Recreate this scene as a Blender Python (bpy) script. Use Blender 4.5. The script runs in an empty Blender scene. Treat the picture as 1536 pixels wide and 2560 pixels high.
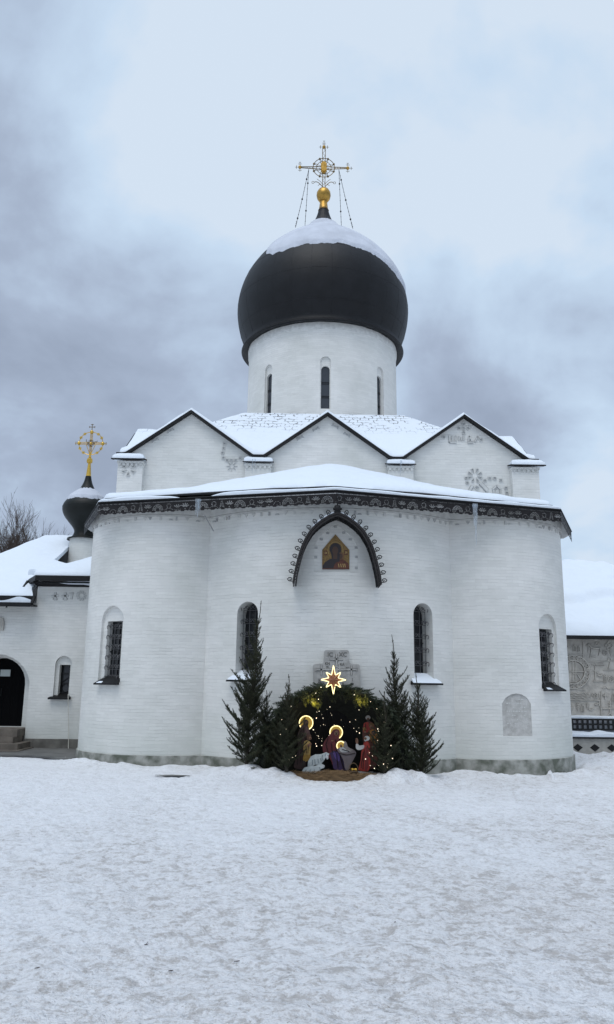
import bpy, bmesh, math, random
from math import sin, cos, pi, radians, sqrt, atan2, hypot
from mathutils import Vector, Matrix, noise
random.seed(7)
C = bpy.context.scene.collection
sc = bpy.context.scene

# ---------------------------------------------------------------- camera
CAM = Vector((-.77, -15.4, 1.65)); PITCH = radians(12.6); YAW = radians(.75); ROLL = radians(.7); F = 1923.
fw = Vector((sin(YAW)*cos(PITCH), cos(YAW)*cos(PITCH), sin(PITCH)))
r0 = Vector((cos(YAW), -sin(YAW), 0)); u0 = r0.cross(fw)
rt = r0*cos(ROLL)+u0*sin(ROLL); up = -r0*sin(ROLL)+u0*cos(ROLL)
cd = bpy.data.cameras.new("camera"); cam = bpy.data.objects.new("camera", cd); C.objects.link(cam)
cd.sensor_fit = 'VERTICAL'; cd.sensor_height = 36; cd.lens = 36*F/2560; cd.clip_end = 2000; cd.clip_start = .1
cam.matrix_world = Matrix(((rt.x, up.x, -fw.x, CAM.x), (rt.y, up.y, -fw.y, CAM.y), (rt.z, up.z, -fw.z, CAM.z), (0, 0, 0, 1)))
sc.camera = cam
sc.view_settings.view_transform = 'Standard'; sc.view_settings.look = 'None'
sc.view_settings.exposure = 0.0; sc.view_settings.gamma = 1
sc.render.resolution_x = 614; sc.render.resolution_y = 1024
sc.render.engine = 'CYCLES'

def ray(px, py): return fw*F+rt*(px-768)-up*(py-1280)
def at(px, py, Y):
    d = ray(px, py); return CAM+d*((Y-CAM.y)/d.y)

# ---------------------------------------------------------------- sky and sun
w = bpy.data.worlds.new("World"); sc.world = w; w.use_nodes = True
nt = w.node_tree; nt.nodes.clear()
def N(nt, typ, **kw):
    n = nt.nodes.new(typ)
    for k, v in kw.items():
        if k.startswith('i_'): n.inputs[k[2:].replace('_', ' ')].default_value = v
        else: setattr(n, k, v)
    return n
def build_world():
    L = nt.links.new
    out = N(nt, 'ShaderNodeOutputWorld'); bg = N(nt, 'ShaderNodeBackground'); bg.inputs[1].default_value = 1
    tc = N(nt, 'ShaderNodeTexCoord'); sep = N(nt, 'ShaderNodeSeparateXYZ'); L(tc.outputs['Generated'], sep.inputs[0])
    za = N(nt, 'ShaderNodeMath', operation='ADD'); L(sep.outputs[2], za.inputs[0]); za.inputs[1].default_value = .55
    dv = N(nt, 'ShaderNodeVectorMath', operation='SCALE')
    inv = N(nt, 'ShaderNodeMath', operation='DIVIDE'); inv.inputs[0].default_value = 1; L(za.outputs[0], inv.inputs[1])
    L(tc.outputs['Generated'], dv.inputs[0]); L(inv.outputs[0], dv.inputs['Scale'])
    n1 = N(nt, 'ShaderNodeTexNoise'); L(dv.outputs[0], n1.inputs['Vector'])
    n1.inputs['Scale'].default_value = 2.6; n1.inputs['Detail'].default_value = 7; n1.inputs['Roughness'].default_value = .52
    n1.inputs['Distortion'].default_value = .25
    n2 = N(nt, 'ShaderNodeTexNoise'); L(dv.outputs[0], n2.inputs['Vector'])
    n2.inputs['Scale'].default_value = 6; n2.inputs['Detail'].default_value = 5
    acc = None
    def add(a, b, op='ADD'):
        m = N(nt, 'ShaderNodeMath', operation=op)
        for i, v in enumerate((a, b)):
            if isinstance(v, (int, float)): m.inputs[i].default_value = v
            else: L(v, m.inputs[i])
        return m.outputs[0]
    acc = add(add(add(n1.outputs[0], 1.75, 'MULTIPLY'), add(n2.outputs[0], .62, 'MULTIPLY')), -.50)   # ~0.64 mean
    # broad cloud masses of this sky: direction, radius, weight (negative = darker)
    for (px, py, rad, wt) in ((120, 800, .42, -.30), (330, 960, .34, -.06), (1230, 960, .28, -.22), (1000, 1000, .25, -.10), (60, 60, .30, -.06),
                              (1150, 350, .5, .26), (420, 420, .28, .16), (120, 330, .16, .12), (1520, 930, .12, .16), (200, 1080, .22, -.05)):
        d = ray(px, py).normalized()
        dist = N(nt, 'ShaderNodeVectorMath', operation='DISTANCE'); L(tc.outputs['Generated'], dist.inputs[0]); dist.inputs[1].default_value = d
        mr = N(nt, 'ShaderNodeMapRange', interpolation_type='SMOOTHSTEP'); L(dist.outputs['Value'], mr.inputs[0])
        mr.inputs[1].default_value = 0; mr.inputs[2].default_value = rad; mr.inputs[3].default_value = wt; mr.inputs[4].default_value = 0
        acc = add(acc, mr.outputs[0])
    cr = N(nt, 'ShaderNodeValToRGB'); L(acc, cr.inputs[0]); e = cr.color_ramp.elements
    e[0].position = .30; e[0].color = (.335, .40, .52, 1)
    e[1].position = .92; e[1].color = (.69, .80, .93, 1)
    for p, c in ((.48, (.41, .49, .63, 1)), (.64, (.52, .64, .805, 1)), (.80, (.605, .75, .92, 1))):
        x = e.new(p); x.color = c
    sky = N(nt, 'ShaderNodeTexSky', sky_type='NISHITA', sun_disc=False)
    sky.sun_elevation = radians(65); sky.sun_rotation = radians(200)
    sk = N(nt, 'ShaderNodeVectorMath', operation='SCALE'); L(sky.outputs[0], sk.inputs[0]); sk.inputs['Scale'].default_value = .1
    mx = N(nt, 'ShaderNodeMix', data_type='RGBA'); mx.inputs[0].default_value = .94
    L(sk.outputs[0], mx.inputs[6]); L(cr.outputs[0], mx.inputs[7])
    # overcast sky is brighter towards the zenith (above the frame)
    zm = N(nt, 'ShaderNodeMapRange', interpolation_type='SMOOTHSTEP'); L(sep.outputs[2], zm.inputs[0])
    zm.inputs[1].default_value = .72; zm.inputs[2].default_value = 1.; zm.inputs[3].default_value = 1; zm.inputs[4].default_value = 1.9
    s2 = N(nt, 'ShaderNodeVectorMath', operation='SCALE'); L(mx.outputs[2], s2.inputs[0]); L(zm.outputs[0], s2.inputs['Scale'])
    L(s2.outputs[0], bg.inputs[0]); L(bg.outputs[0], out.inputs[0])
build_world()
sd = bpy.data.lights.new("sun", 'SUN'); sd.energy = 1.3; sd.angle = radians(35); sd.color = (1, .97, .93)
sun = bpy.data.objects.new("sun", sd); C.objects.link(sun)
az = radians(200)   # behind the camera
sv = Vector((sin(az)*cos(radians(65)), cos(az)*cos(radians(65)), sin(radians(65))))
sun.rotation_euler = sv.to_track_quat('Z', 'Y').to_euler(); sun.location = (0, -20, 30)

# ---------------------------------------------------------------- materials
MATS = {}
def mat(name, col=(.5, .5, .5), rough=.6, metal=0, var=0, vscale=8, bump=0, bscale=40, emit=None, estr=0, coord='Object', spec=None, col2=None, detail=4):
    if name in MATS: return MATS[name]
    m = bpy.data.materials.new(name); m.use_nodes = True; t = m.node_tree; b = t.nodes['Principled BSDF']; L = t.links.new
    b.inputs['Base Color'].default_value = (*col, 1); b.inputs['Roughness'].default_value = rough; b.inputs['Metallic'].default_value = metal
    if spec is not None: b.inputs['Specular IOR Level'].default_value = spec
    tc = N(t, 'ShaderNodeTexCoord')
    if var or col2:
        n = N(t, 'ShaderNodeTexNoise'); n.inputs['Scale'].default_value = vscale; n.inputs['Detail'].default_value = detail
        L(tc.outputs[coord], n.inputs['Vector'])
        mr = N(t, 'ShaderNodeMapRange'); L(n.outputs[0], mr.inputs[0]); mr.inputs[1].default_value = .35; mr.inputs[2].default_value = .65
        mx = N(t, 'ShaderNodeMix', data_type='RGBA'); L(mr.outputs[0], mx.inputs[0])
        c2 = col2 or tuple(max(0, c*(1-var)) for c in col)
        mx.inputs[6].default_value = (*col, 1); mx.inputs[7].default_value = (*c2, 1); L(mx.outputs[2], b.inputs['Base Color'])
    if bump:
        n = N(t, 'ShaderNodeTexNoise'); n.inputs['Scale'].default_value = bscale; n.inputs['Detail'].default_value = 5
        L(tc.outputs[coord], n.inputs['Vector'])
        bp = N(t, 'ShaderNodeBump'); bp.inputs['Strength'].default_value = 1; bp.inputs['Distance'].default_value = bump
        L(n.outputs[0], bp.inputs['Height']); L(bp.outputs[0], b.inputs['Normal'])
    if emit:
        b.inputs['Emission Color'].default_value = (*emit, 1); b.inputs['Emission Strength'].default_value = estr
    MATS[name] = m; return m

def brick_mat(name, base=(.705, .695, .67), dark=(.30, .31, .31), mortar=1.0, row=.069, width=.27):
    m = bpy.data.materials.new(name); m.use_nodes = True; t = m.node_tree; b = t.nodes['Principled BSDF']; L = t.links.new
    tc = N(t, 'ShaderNodeTexCoord')
    n = N(t, 'ShaderNodeTexNoise'); n.inputs['Scale'].default_value = 2.2; n.inputs['Detail'].default_value = 3; L(tc.outputs['UV'], n.inputs['Vector'])
    sb = N(t, 'ShaderNodeVectorMath', operation='SUBTRACT'); L(n.outputs['Color'], sb.inputs[0]); sb.inputs[1].default_value = (.5, .5, .5)
    s = N(t, 'ShaderNodeVectorMath', operation='SCALE'); L(sb.outputs[0], s.inputs[0]); s.inputs['Scale'].default_value = .055
    nf = N(t, 'ShaderNodeTexNoise'); nf.inputs['Scale'].default_value = 9; nf.inputs['Detail'].default_value = 2; L(tc.outputs['UV'], nf.inputs['Vector'])
    sf = N(t, 'ShaderNodeVectorMath', operation='SUBTRACT'); L(nf.outputs['Color'], sf.inputs[0]); sf.inputs[1].default_value = (.5, .5, .5)
    sf2 = N(t, 'ShaderNodeVectorMath', operation='SCALE'); L(sf.outputs[0], sf2.inputs[0]); sf2.inputs['Scale'].default_value = .03
    a = N(t, 'ShaderNodeVectorMath', operation='ADD'); L(tc.outputs['UV'], a.inputs[0]); L(s.outputs[0], a.inputs[1])
    a2 = N(t, 'ShaderNodeVectorMath', operation='ADD'); L(a.outputs[0], a2.inputs[0]); L(sf2.outputs[0], a2.inputs[1])
    bh = N(t, 'ShaderNodeTexBrick'); L(a2.outputs[0], bh.inputs['Vector']); bh.inputs['Scale'].default_value = 1; bh.inputs['Mortar Size'].default_value = .0055; bh.inputs['Mortar Smooth'].default_value = .8
    bh.inputs['Brick Width'].default_value = 400; bh.inputs['Row Height'].default_value = row
    br = N(t, 'ShaderNodeTexBrick'); L(a2.outputs[0], br.inputs['Vector'])
    br.inputs['Scale'].default_value = 1; br.inputs['Mortar Size'].default_value = .0045; br.inputs['Mortar Smooth'].default_value = .7
    br.inputs['Brick Width'].default_value = width; br.inputs['Row Height'].default_value = row
    br.inputs['Color1'].default_value = (0, 0, 0, 1); br.inputs['Color2'].default_value = (1, 1, 1, 1)
    # patchy whitewash: joints open only here and there; stretched along the courses
    mp = N(t, 'ShaderNodeMapping'); mp.inputs['Scale'].default_value = (1.6, 5.5, 1); L(tc.outputs['UV'], mp.inputs[0])
    nm = N(t, 'ShaderNodeTexNoise'); nm.inputs['Scale'].default_value = 1.2; nm.inputs['Detail'].default_value = 5; nm.inputs['Roughness'].default_value = .65; L(mp.outputs[0], nm.inputs['Vector'])
    mk = N(t, 'ShaderNodeMapRange'); L(nm.outputs[0], mk.inputs[0]); mk.inputs[1].default_value = .43; mk.inputs[2].default_value = .60; mk.inputs[3].default_value = .18; mk.inputs[4].default_value = 1.1
    hk = N(t, 'ShaderNodeMath', operation='MULTIPLY'); L(br.outputs['Fac'], hk.inputs[0]); hk.inputs[1].default_value = .38
    hm = N(t, 'ShaderNodeMath', operation='MAXIMUM'); L(bh.outputs['Fac'], hm.inputs[0]); L(hk.outputs[0], hm.inputs[1])
    mj = N(t, 'ShaderNodeMath', operation='MULTIPLY'); L(hm.outputs[0], mj.inputs[0]); L(mk.outputs[0], mj.inputs[1])
    mj2 = N(t, 'ShaderNodeMath', operation='MULTIPLY'); L(mj.outputs[0], mj2.inputs[0]); mj2.inputs[1].default_value = .25*mortar
    # wash unevenness
    nw = N(t, 'ShaderNodeTexNoise'); nw.inputs['Scale'].default_value = .8; nw.inputs['Detail'].default_value = 6; nw.inputs['Roughness'].default_value = .6; L(tc.outputs['Object'], nw.inputs['Vector'])
    wr = N(t, 'ShaderNodeMapRange'); L(nw.outputs[0], wr.inputs[0]); wr.inputs[1].default_value = .3; wr.inputs[2].default_value = .7
    cx = N(t, 'ShaderNodeMix', data_type='RGBA'); L(wr.outputs[0], cx.inputs[0])
    cx.inputs[6].default_value = (base[0]*.87, base[1]*.885, base[2]*.87, 1); cx.inputs[7].default_value = (*[min(.8, c*1.06) for c in base], 1)
    # per brick tone
    bt = N(t, 'ShaderNodeMix', data_type='RGBA', blend_type='MULTIPLY'); bt.inputs[0].default_value = .07
    L(cx.outputs[2], bt.inputs[6]); L(br.outputs['Color'], bt.inputs[7])
    c2 = N(t, 'ShaderNodeMix', data_type='RGBA'); L(mj2.outputs[0], c2.inputs[0]); L(bt.outputs[2], c2.inputs[6]); c2.inputs[7].default_value = (*dark, 1)
    # greenish damp stains near the ground and sparse pits
    ng = N(t, 'ShaderNodeTexNoise'); ng.inputs['Scale'].default_value = 1.3; ng.inputs['Detail'].default_value = 5; L(tc.outputs['Object'], ng.inputs['Vector'])
    sp = N(t, 'ShaderNodeSeparateXYZ'); L(tc.outputs['Object'], sp.inputs[0])
    gz = N(t, 'ShaderNodeMapRange', interpolation_type='SMOOTHSTEP'); L(sp.outputs[2], gz.inputs[0]); gz.inputs[1].default_value = .15; gz.inputs[2].default_value = 1.3; gz.inputs[3].default_value = .55; gz.inputs[4].default_value = 0
    gm = N(t, 'ShaderNodeMath', operation='MULTIPLY'); L(ng.outputs[0], gm.inputs[0]); L(gz.outputs[0], gm.inputs[1])
    c3 = N(t, 'ShaderNodeMix', data_type='RGBA'); L(gm.outputs[0], c3.inputs[0]); L(c2.outputs[2], c3.inputs[6]); c3.inputs[7].default_value = (.47, .52, .47, 1)
    L(c3.outputs[2], b.inputs['Base Color']); b.inputs['Roughness'].default_value = .85; b.inputs['Specular IOR Level'].default_value = .25
    nb = N(t, 'ShaderNodeTexNoise'); nb.inputs['Scale'].default_value = 14; nb.inputs['Detail'].default_value = 4; L(tc.outputs['Object'], nb.inputs['Vector'])
    hb = N(t, 'ShaderNodeMath', operation='MULTIPLY_ADD'); L(mj.outputs[0], hb.inputs[0]); hb.inputs[1].default_value = -1.0; L(nb.outputs[0], hb.inputs[2])
    bp = N(t, 'ShaderNodeBump'); bp.inputs['Distance'].default_value = .008; bp.inputs['Strength'].default_value = .6; L(hb.outputs[0], bp.inputs['Height']); L(bp.outputs[0], b.inputs['Normal'])
    MATS[name] = m; return m

def snow_mat(name, dirt=0):
    m = bpy.data.materials.new(name); m.use_nodes = True; t = m.node_tree; b = t.nodes['Principled BSDF']; L = t.links.new
    b.inputs['Roughness'].default_value = .75; b.inputs['Specular IOR Level'].default_value = .3
    b.inputs['Base Color'].default_value = (.70, .755, .82, 1)
    tc = N(t, 'ShaderNodeTexCoord')
    def noise_(sc_, det, ro, vec=None):
        n = N(t, 'ShaderNodeTexNoise'); n.inputs['Scale'].default_value = sc_; n.inputs['Detail'].default_value = det; n.inputs['Roughness'].default_value = ro
        L(vec or tc.outputs['Object'], n.inputs['Vector']); return n.outputs[0]
    def mr(v, a, b_, c, d):
        n = N(t, 'ShaderNodeMapRange'); L(v, n.inputs[0])
        for i, q in enumerate((a, b_, c, d)): n.inputs[i+1].default_value = q
        return n.outputs[0]
    def mul(a, b_, op='MULTIPLY'):
        n = N(t, 'ShaderNodeMath', operation=op)
        for i, v in enumerate((a, b_)):
            if isinstance(v, (int, float)): n.inputs[i].default_value = v
            else: L(v, n.inputs[i])
        return n.outputs[0]
    if dirt:
        sp = N(t, 'ShaderNodeSeparateXYZ'); L(tc.outputs['Object'], sp.inputs[0])
        big = mr(noise_(.45, 4, .55), .38, .60, .45, 1)
        # trodden zone: more grit towards the viewer and to the right
        ya = mr(sp.outputs[1], -13, -3, 1.25, .34); xa = mr(sp.outputs[0], -5, 4, .55, 1.1)
        zone = mul(mul(big, ya), xa)
        med = mr(noise_(6.8, 8, .75), .50, .60, 0, 1)
        fine = mr(noise_(20, 6, .78), .49, .61, 0, 1)
        pat = mul(mul(med, .65), mul(fine, .55), 'ADD')
        d = mul(mul(zone, pat), 2.1)
        c1 = N(t, 'ShaderNodeMix', data_type='RGBA'); L(mr(mul(d, .9), 0, .9, 0, .9), c1.inputs[0]); c1.inputs[6].default_value = (.90, .915, .945, 1); c1.inputs[7].default_value = (.36, .33, .305, 1)
        # sand-coloured haze of grit
        c2 = N(t, 'ShaderNodeMix', data_type='RGBA'); L(mul(zone, .62), c2.inputs[0]); L(c1.outputs[2], c2.inputs[6]); c2.inputs[7].default_value = (.70, .675, .665, 1)
        spk = mr(noise_(38, 2, .5), .66, .72, 0, 1)
        c3 = N(t, 'ShaderNodeMix', data_type='RGBA'); L(mul(mul(spk, zone), .8), c3.inputs[0]); L(c2.outputs[2], c3.inputs[6]); c3.inputs[7].default_value = (.26, .22, .18, 1)
        L(c3.outputs[2], b.inputs['Base Color'])
        h = mul(mul(mul(noise_(4.5, 7, .68), .11), mul(noise_(13, 5, .65), .06), 'ADD'), mul(noise_(45, 3, .6), .015), 'ADD')
        bp = N(t, 'ShaderNodeBump'); bp.inputs['Distance'].default_value = 1; bp.inputs['Strength'].default_value = 1; L(h, bp.inputs['Height']); L(bp.outputs[0], b.inputs['Normal'])
    else:
        h = mul(mul(noise_(1.6, 4, .55), .10), mul(noise_(22, 3, .5), .005), 'ADD')
        bp = N(t, 'ShaderNodeBump'); bp.inputs['Distance'].default_value = 1; bp.inputs['Strength'].default_value = .6; L(h, bp.inputs['Height']); L(bp.outputs[0], b.inputs['Normal'])
    MATS[name] = m; return m

BRICK = brick_mat('whitewashed brick')
PLAST = brick_mat('worn whitewash on drum', mortar=.45)
SNOW = snow_mat('snow'); GSNOW = snow_mat('trodden snow', 1)
THIN_SHADE = mat('thin snow with painted shade', (.55, .58, .65), .8, 0, .16, 1.7, .02, 5)  # thin snow on steep domes; their greyer shade is put into the colour
METAL = mat('dark painted metal', (.014, .014, .015), .6, 0, .35, 3, .003, 6, spec=.2)
DOMEM = mat('dark dome metal', (.011, .0115, .0135), .5, 0, .3, 2.2, .012, 1.6, spec=.22)
DOMEG = mat('greenish black dome metal', (.008, .010, .009), .5, 0, .3, 3, .008, 3, spec=.25)
LACE = mat('brown black valance metal', (.018, .016, .017), .65, 0, .3, 9, spec=.2)
IRON = mat('black wrought iron', (.010, .010, .011), .6, spec=.25)
GRILLE = mat('dull grey wrought iron', (.085, .085, .09), .6)
GOLD = mat('gilded metal', (.56, .33, .07), .42, .75, .45, 7)
GOLD2 = mat('bright gilding', (.72, .46, .09), .33, .85, .3, 9)
BRONZE = mat('tarnished gilding', (.20, .14, .06), .5, .6, .4, 12)
STONE = mat('grey weathered limestone', (.44, .43, .41), .9, 0, .3, 7, .008, 18)
STONEB = mat('beige carved stone', (.50, .47, .425), .9, 0, .32, 4, .03, 11, detail=9)
PLINTH = mat('mossy plinth stone', (.36, .36, .33), .9, 0, col2=(.11, .12, .095), vscale=4.5, bump=.012, bscale=13, detail=10)
CARVE = mat('whitewashed carving', (.58, .58, .56), .9, 0, .2, 9)
CARVED = mat('darker carved stone', (.45, .455, .45), .9, 0, .3, 20)  # darker tone for carving bases and some small carved pieces
GLASS = mat('dark window glass', (.02, .022, .026), .12, 0, .2, 2)
GLASSD = mat('drum window glass', (.035, .04, .05), .15)
WOOD = mat('almost black door wood', (.004, .004, .0045), .8, spec=.05)
STEP = mat('brown wet stone steps', (.17, .145, .12), .8, 0, .4, 4, .008, 9)
PAVE = mat('wet paving', (.13, .13, .125), .7, 0, .4, 2, .01, 8)
BARK = mat('dark bark', (.050, .036, .030), .9)
TWIG = mat('spruce twig bark', (.040, .034, .024), .9)
NEED = mat('spruce needles', (.074, .080, .048), .75, 0, col2=(.032, .039, .021), vscale=5, spec=.2)
NEEDD = mat('cut fir needles', (.040, .054, .026), .6, 0, col2=(.015, .024, .012), vscale=4)
STRAW = mat('straw', (.22, .14, .07), .9, 0, .5, 9)
CABLE = mat('pale cable sheath', (.55, .53, .47), .5)
ICE = mat('ice', (.75, .8, .85), .08); ICE.node_tree.nodes['Principled BSDF'].inputs['Transmission Weight'].default_value = .85
NEON = mat('warm neon tube', (.9, .8, .4), .4, emit=(1, .84, .42), estr=1.6)
BULB = mat('fairy light bulb', (.9, .8, .5), .4, emit=(1, .88, .66), estr=2.6)

# ---------------------------------------------------------------- mesh helpers
ORG = {}
class MB:
    def __init__(s): s.v = []; s.f = []; s.m = []; s.mats = []; s.marks = []
    def mark(s): s.marks.append((len(s.v), len(s.f)))
    def build_parts(s, name, parent, **k):
        mk = [q for i, q in enumerate(s.marks)]+[(len(s.v), len(s.f))]
        for (a, fa), (b, fb) in zip(mk, mk[1:]):
            if fb <= fa: continue
            m = MB(); m.v = s.v[a:b]; m.mats = list(s.mats); m.f = [[i-a for i in f] for f in s.f[fa:fb]]; m.m = s.m[fa:fb]
            used = sorted(set(m.m)); m.mats = [s.mats[u] for u in used]; m.m = [used.index(u) for u in m.m]; m.build(name, None, parent, **k)
    def mi(s, m):
        if m is None: return 0
        if m not in s.mats: s.mats.append(m)
        return s.mats.index(m)
    def add(s, vs, fs, m=None, M=None):
        b = len(s.v); k = s.mi(m)
        s.v += [tuple(M @ Vector(p)) for p in vs] if M else [tuple(p) for p in vs]
        for f in fs: s.f.append([i+b for i in f]); s.m.append(k)
    def box(s, x0, x1, y0, y1, z0, z1, m=None, M=None):
        s.add([(x0, y0, z0), (x1, y0, z0), (x1, y1, z0), (x0, y1, z0), (x0, y0, z1), (x1, y0, z1), (x1, y1, z1), (x0, y1, z1)],
              [(0, 3, 2, 1), (4, 5, 6, 7), (0, 1, 5, 4), (1, 2, 6, 5), (2, 3, 7, 6), (3, 0, 4, 7)], m, M)
    def prism(s, poly, w0, w1, m=None, M=None):
        n = len(poly)
        vs = [(p[0], p[1], w0) for p in poly]+[(p[0], p[1], w1) for p in poly]
        s.add(vs, [tuple(range(n))[::-1], tuple(range(n, 2*n))]+[(i, (i+1) % n, n+(i+1) % n, n+i) for i in range(n)], m, M)
    def tube(s, pts, r, n=6, m=None, M=None, closed=False, cap=True):
        pts = [Vector(p) for p in pts]; k = len(pts)
        if k < 2: return
        rs = r if isinstance(r, (list, tuple)) else [r]*k
        vs = []; prev = None
        for i, p in enumerate(pts):
            a = pts[(i-1) % k] if (closed or i > 0) else p
            b = pts[(i+1) % k] if (closed or i < k-1) else p
            t = (b-a)
            t = t.normalized() if t.length > 1e-9 else Vector((0, 0, 1))
            if prev is None:
                h = Vector((0, 0, 1)) if abs(t.z) < .9 else Vector((1, 0, 0))
                x = t.cross(h).normalized()
            else:
                x = prev-t*prev.dot(t)
                x = x.normalized() if x.length > 1e-6 else t.orthogonal().normalized()
            prev = x; y = t.cross(x)
            for j in range(n):
                q = 2*pi*j/n; vs.append(p+(x*cos(q)+y*sin(q))*rs[i])
        fs = []
        for i in range(k if closed else k-1):
            for j in range(n):
                a0 = i*n+j; a1 = i*n+(j+1) % n; b0 = ((i+1) % k)*n+j; b1 = ((i+1) % k)*n+(j+1) % n
                fs.append((a0, a1, b1, b0))
        if cap and not closed: fs += [tuple(range(n))[::-1], tuple(range((k-1)*n, k*n))]
        s.add(vs, fs, m, M)
    def lathe(s, prof, n=32, m=None, M=None, c=(0, 0)):
        vs = []; k = len(prof)
        for (r, z) in prof:
            for j in range(n):
                q = 2*pi*j/n; vs.append((c[0]+r*cos(q), c[1]+r*sin(q), z))
        fs = [(i*n+j, i*n+(j+1) % n, (i+1)*n+(j+1) % n, (i+1)*n+j) for i in range(k-1) for j in range(n)]
        fs += [tuple(range(n))[::-1], tuple(range((k-1)*n, k*n))]
        s.add(vs, fs, m, M)
    def ball(s, c, r, n=10, m=None, sz=1, M=None):
        pr = [(max(.001, r*sin(pi*i/n)), -r*sz*cos(pi*i/n)+c[2]) for i in range(n+1)]
        s.lathe(pr, max(6, n), m, M, (c[0], c[1]))
    def build(s, name, material=None, parent=None, smooth=False, ang=35, uv=None, local=False):
        o0 = Vector((0, 0, 0)) if (local or parent is None) else ORG.get(parent.name, Vector((0, 0, 0)))
        me = bpy.data.meshes.new(name)
        me.from_pydata([(a-o0.x, b-o0.y, c-o0.z) for a, b, c in s.v], [], s.f)
        ms = list(s.mats)
        if not ms: ms = [material]
        for m in ms: me.materials.append(m)
        me.polygons.foreach_set('material_index', s.m)
        bm = bmesh.new(); bm.from_mesh(me); bmesh.ops.recalc_face_normals(bm, faces=bm.faces); bm.to_mesh(me); bm.free()
        ob = bpy.data.objects.new(name, me); C.objects.link(ob)
        finish(ob, smooth, ang)
        if uv: set_uv(ob, uv)
        if parent: ob.parent = parent; ORG[ob.name] = o0
        return ob
def finish(ob, smooth, ang=35):
    me = ob.data
    if smooth:
        me.polygons.foreach_set('use_smooth', [True]*len(me.polygons)); me.set_sharp_from_angle(angle=radians(ang))
    me.update()
def set_uv(ob, fn):
    me = ob.data; l = me.uv_layers.new(name='UVMap') if not me.uv_layers else me.uv_layers[0]
    for p in me.polygons:
        g = fn(p.center, p.normal)
        for li in p.loop_indices:
            l.data[li].uv = g(me.vertices[me.loops[li].vertex_index].co)
def boolcut(ob, cutter_mb, smooth=True, uv=None):
    cm = bpy.data.meshes.new('cut'); cm.from_pydata(cutter_mb.v, [], cutter_mb.f)
    bm = bmesh.new(); bm.from_mesh(cm); bmesh.ops.recalc_face_normals(bm, faces=bm.faces); bm.to_mesh(cm); bm.free()
    co = bpy.data.objects.new('cut', cm); C.objects.link(co)
    md = ob.modifiers.new('b', 'BOOLEAN'); md.operation = 'DIFFERENCE'; md.object = co; md.solver = 'EXACT'; md.use_self = True
    dg = bpy.context.evaluated_depsgraph_get(); me = bpy.data.meshes.new_from_object(ob.evaluated_get(dg))
    ob.modifiers.clear(); old = ob.data; ob.data = me; bpy.data.meshes.remove(old)
    bpy.data.objects.remove(co); bpy.data.meshes.remove(cm)
    finish(ob, smooth)
    if uv: set_uv(ob, uv)
def thing(name, label, cat, loc=(0, 0, 0), group=None):
    o = bpy.data.objects.new(name, None); C.objects.link(o); o.empty_display_size = .2
    o.location = loc; o['label'] = label; o['category'] = cat
    if group: o['group'] = group
    ORG[o.name] = Vector(loc); return o
def tag(o, label=None, cat=None, group=None, kind=None):
    for k, v in (('label', label), ('category', cat), ('group', group), ('kind', kind)):
        if v: o[k] = v
    return o
def frame(p, nrm):
    """matrix: local x = right along the wall, y = up, z = outwards"""
    n = Vector(nrm).normalized(); u = Vector((0, 0, 1)); x = u.cross(n).normalized()
    return Matrix(((x.x, u.x, n.x, p[0]), (x.y, u.y, n.y, p[1]), (x.z, u.z, n.z, p[2]), (0, 0, 0, 1)))
def arch(wd, h, n=14, rise=1.0, y0=0):
    """round-headed outline, width wd, total height h, base at y0"""
    r = wd/2; sp = h-r*rise
    return [(-r, y0), (r, y0)]+[(r*cos(pi*i/n), y0+sp+r*rise*sin(pi*i/n)) for i in range(n+1)]
def facing(M, pts): return [(p[0], p[1]) for p in pts]
def plane_uv(c, n):
    if abs(n.y) >= abs(n.x) and abs(n.z) < .8: return lambda v: (v.x, v.z)
    if abs(n.z) < .8: return lambda v: (v.y+.13, v.z)
    return lambda v: (v.x, v.y)
def fbm(x, y, z=0, o=3):
    a = 0; s_ = 1; f = 1
    for i in range(o): a += s_*noise.noise(Vector((x*f, y*f, z*f+7.3*i))); s_ *= .5; f *= 2.1
    return a
def heightsheet(mb, xs, ys, ft, fb, m=None, keep=None):
    """closed sheet between ft(x,y) and fb(x,y) over a grid"""
    nx, ny = len(xs), len(ys); vs = []
    for f in (ft, fb):
        for y in ys:
            for x in xs: vs.append((x, y, f(x, y)))
    K = nx*ny; fs = []; ok = {}
    for j in range(ny-1):
        for i in range(nx-1):
            ok[i, j] = (keep is None) or keep((xs[i]+xs[i+1])/2, (ys[j]+ys[j+1])/2)
    for (i, j), v in ok.items():
        if not v: continue
        a = j*nx+i; b = a+1; c = a+nx+1; d = a+nx
        fs.append((a, b, c, d)); fs.append((K+d, K+c, K+b, K+a))
        for (di, dj, p, q) in ((0, -1, a, b), (1, 0, b, c), (0, 1, c, d), (-1, 0, d, a)):
            if not ok.get((i+di, j+dj), False): fs.append((q, p, K+p, K+q))
    mb.add(vs, fs, m)
def lin(a, b, n): return [a+(b-a)*i/n for i in range(n+1)]
def interp(t, pts):
    if t <= pts[0][0]: return pts[0][1]
    for (a, va), (b, vb) in zip(pts, pts[1:]):
        if t <= b: return va+(vb-va)*(t-a)/(b-a)
    return pts[-1][1]

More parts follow.
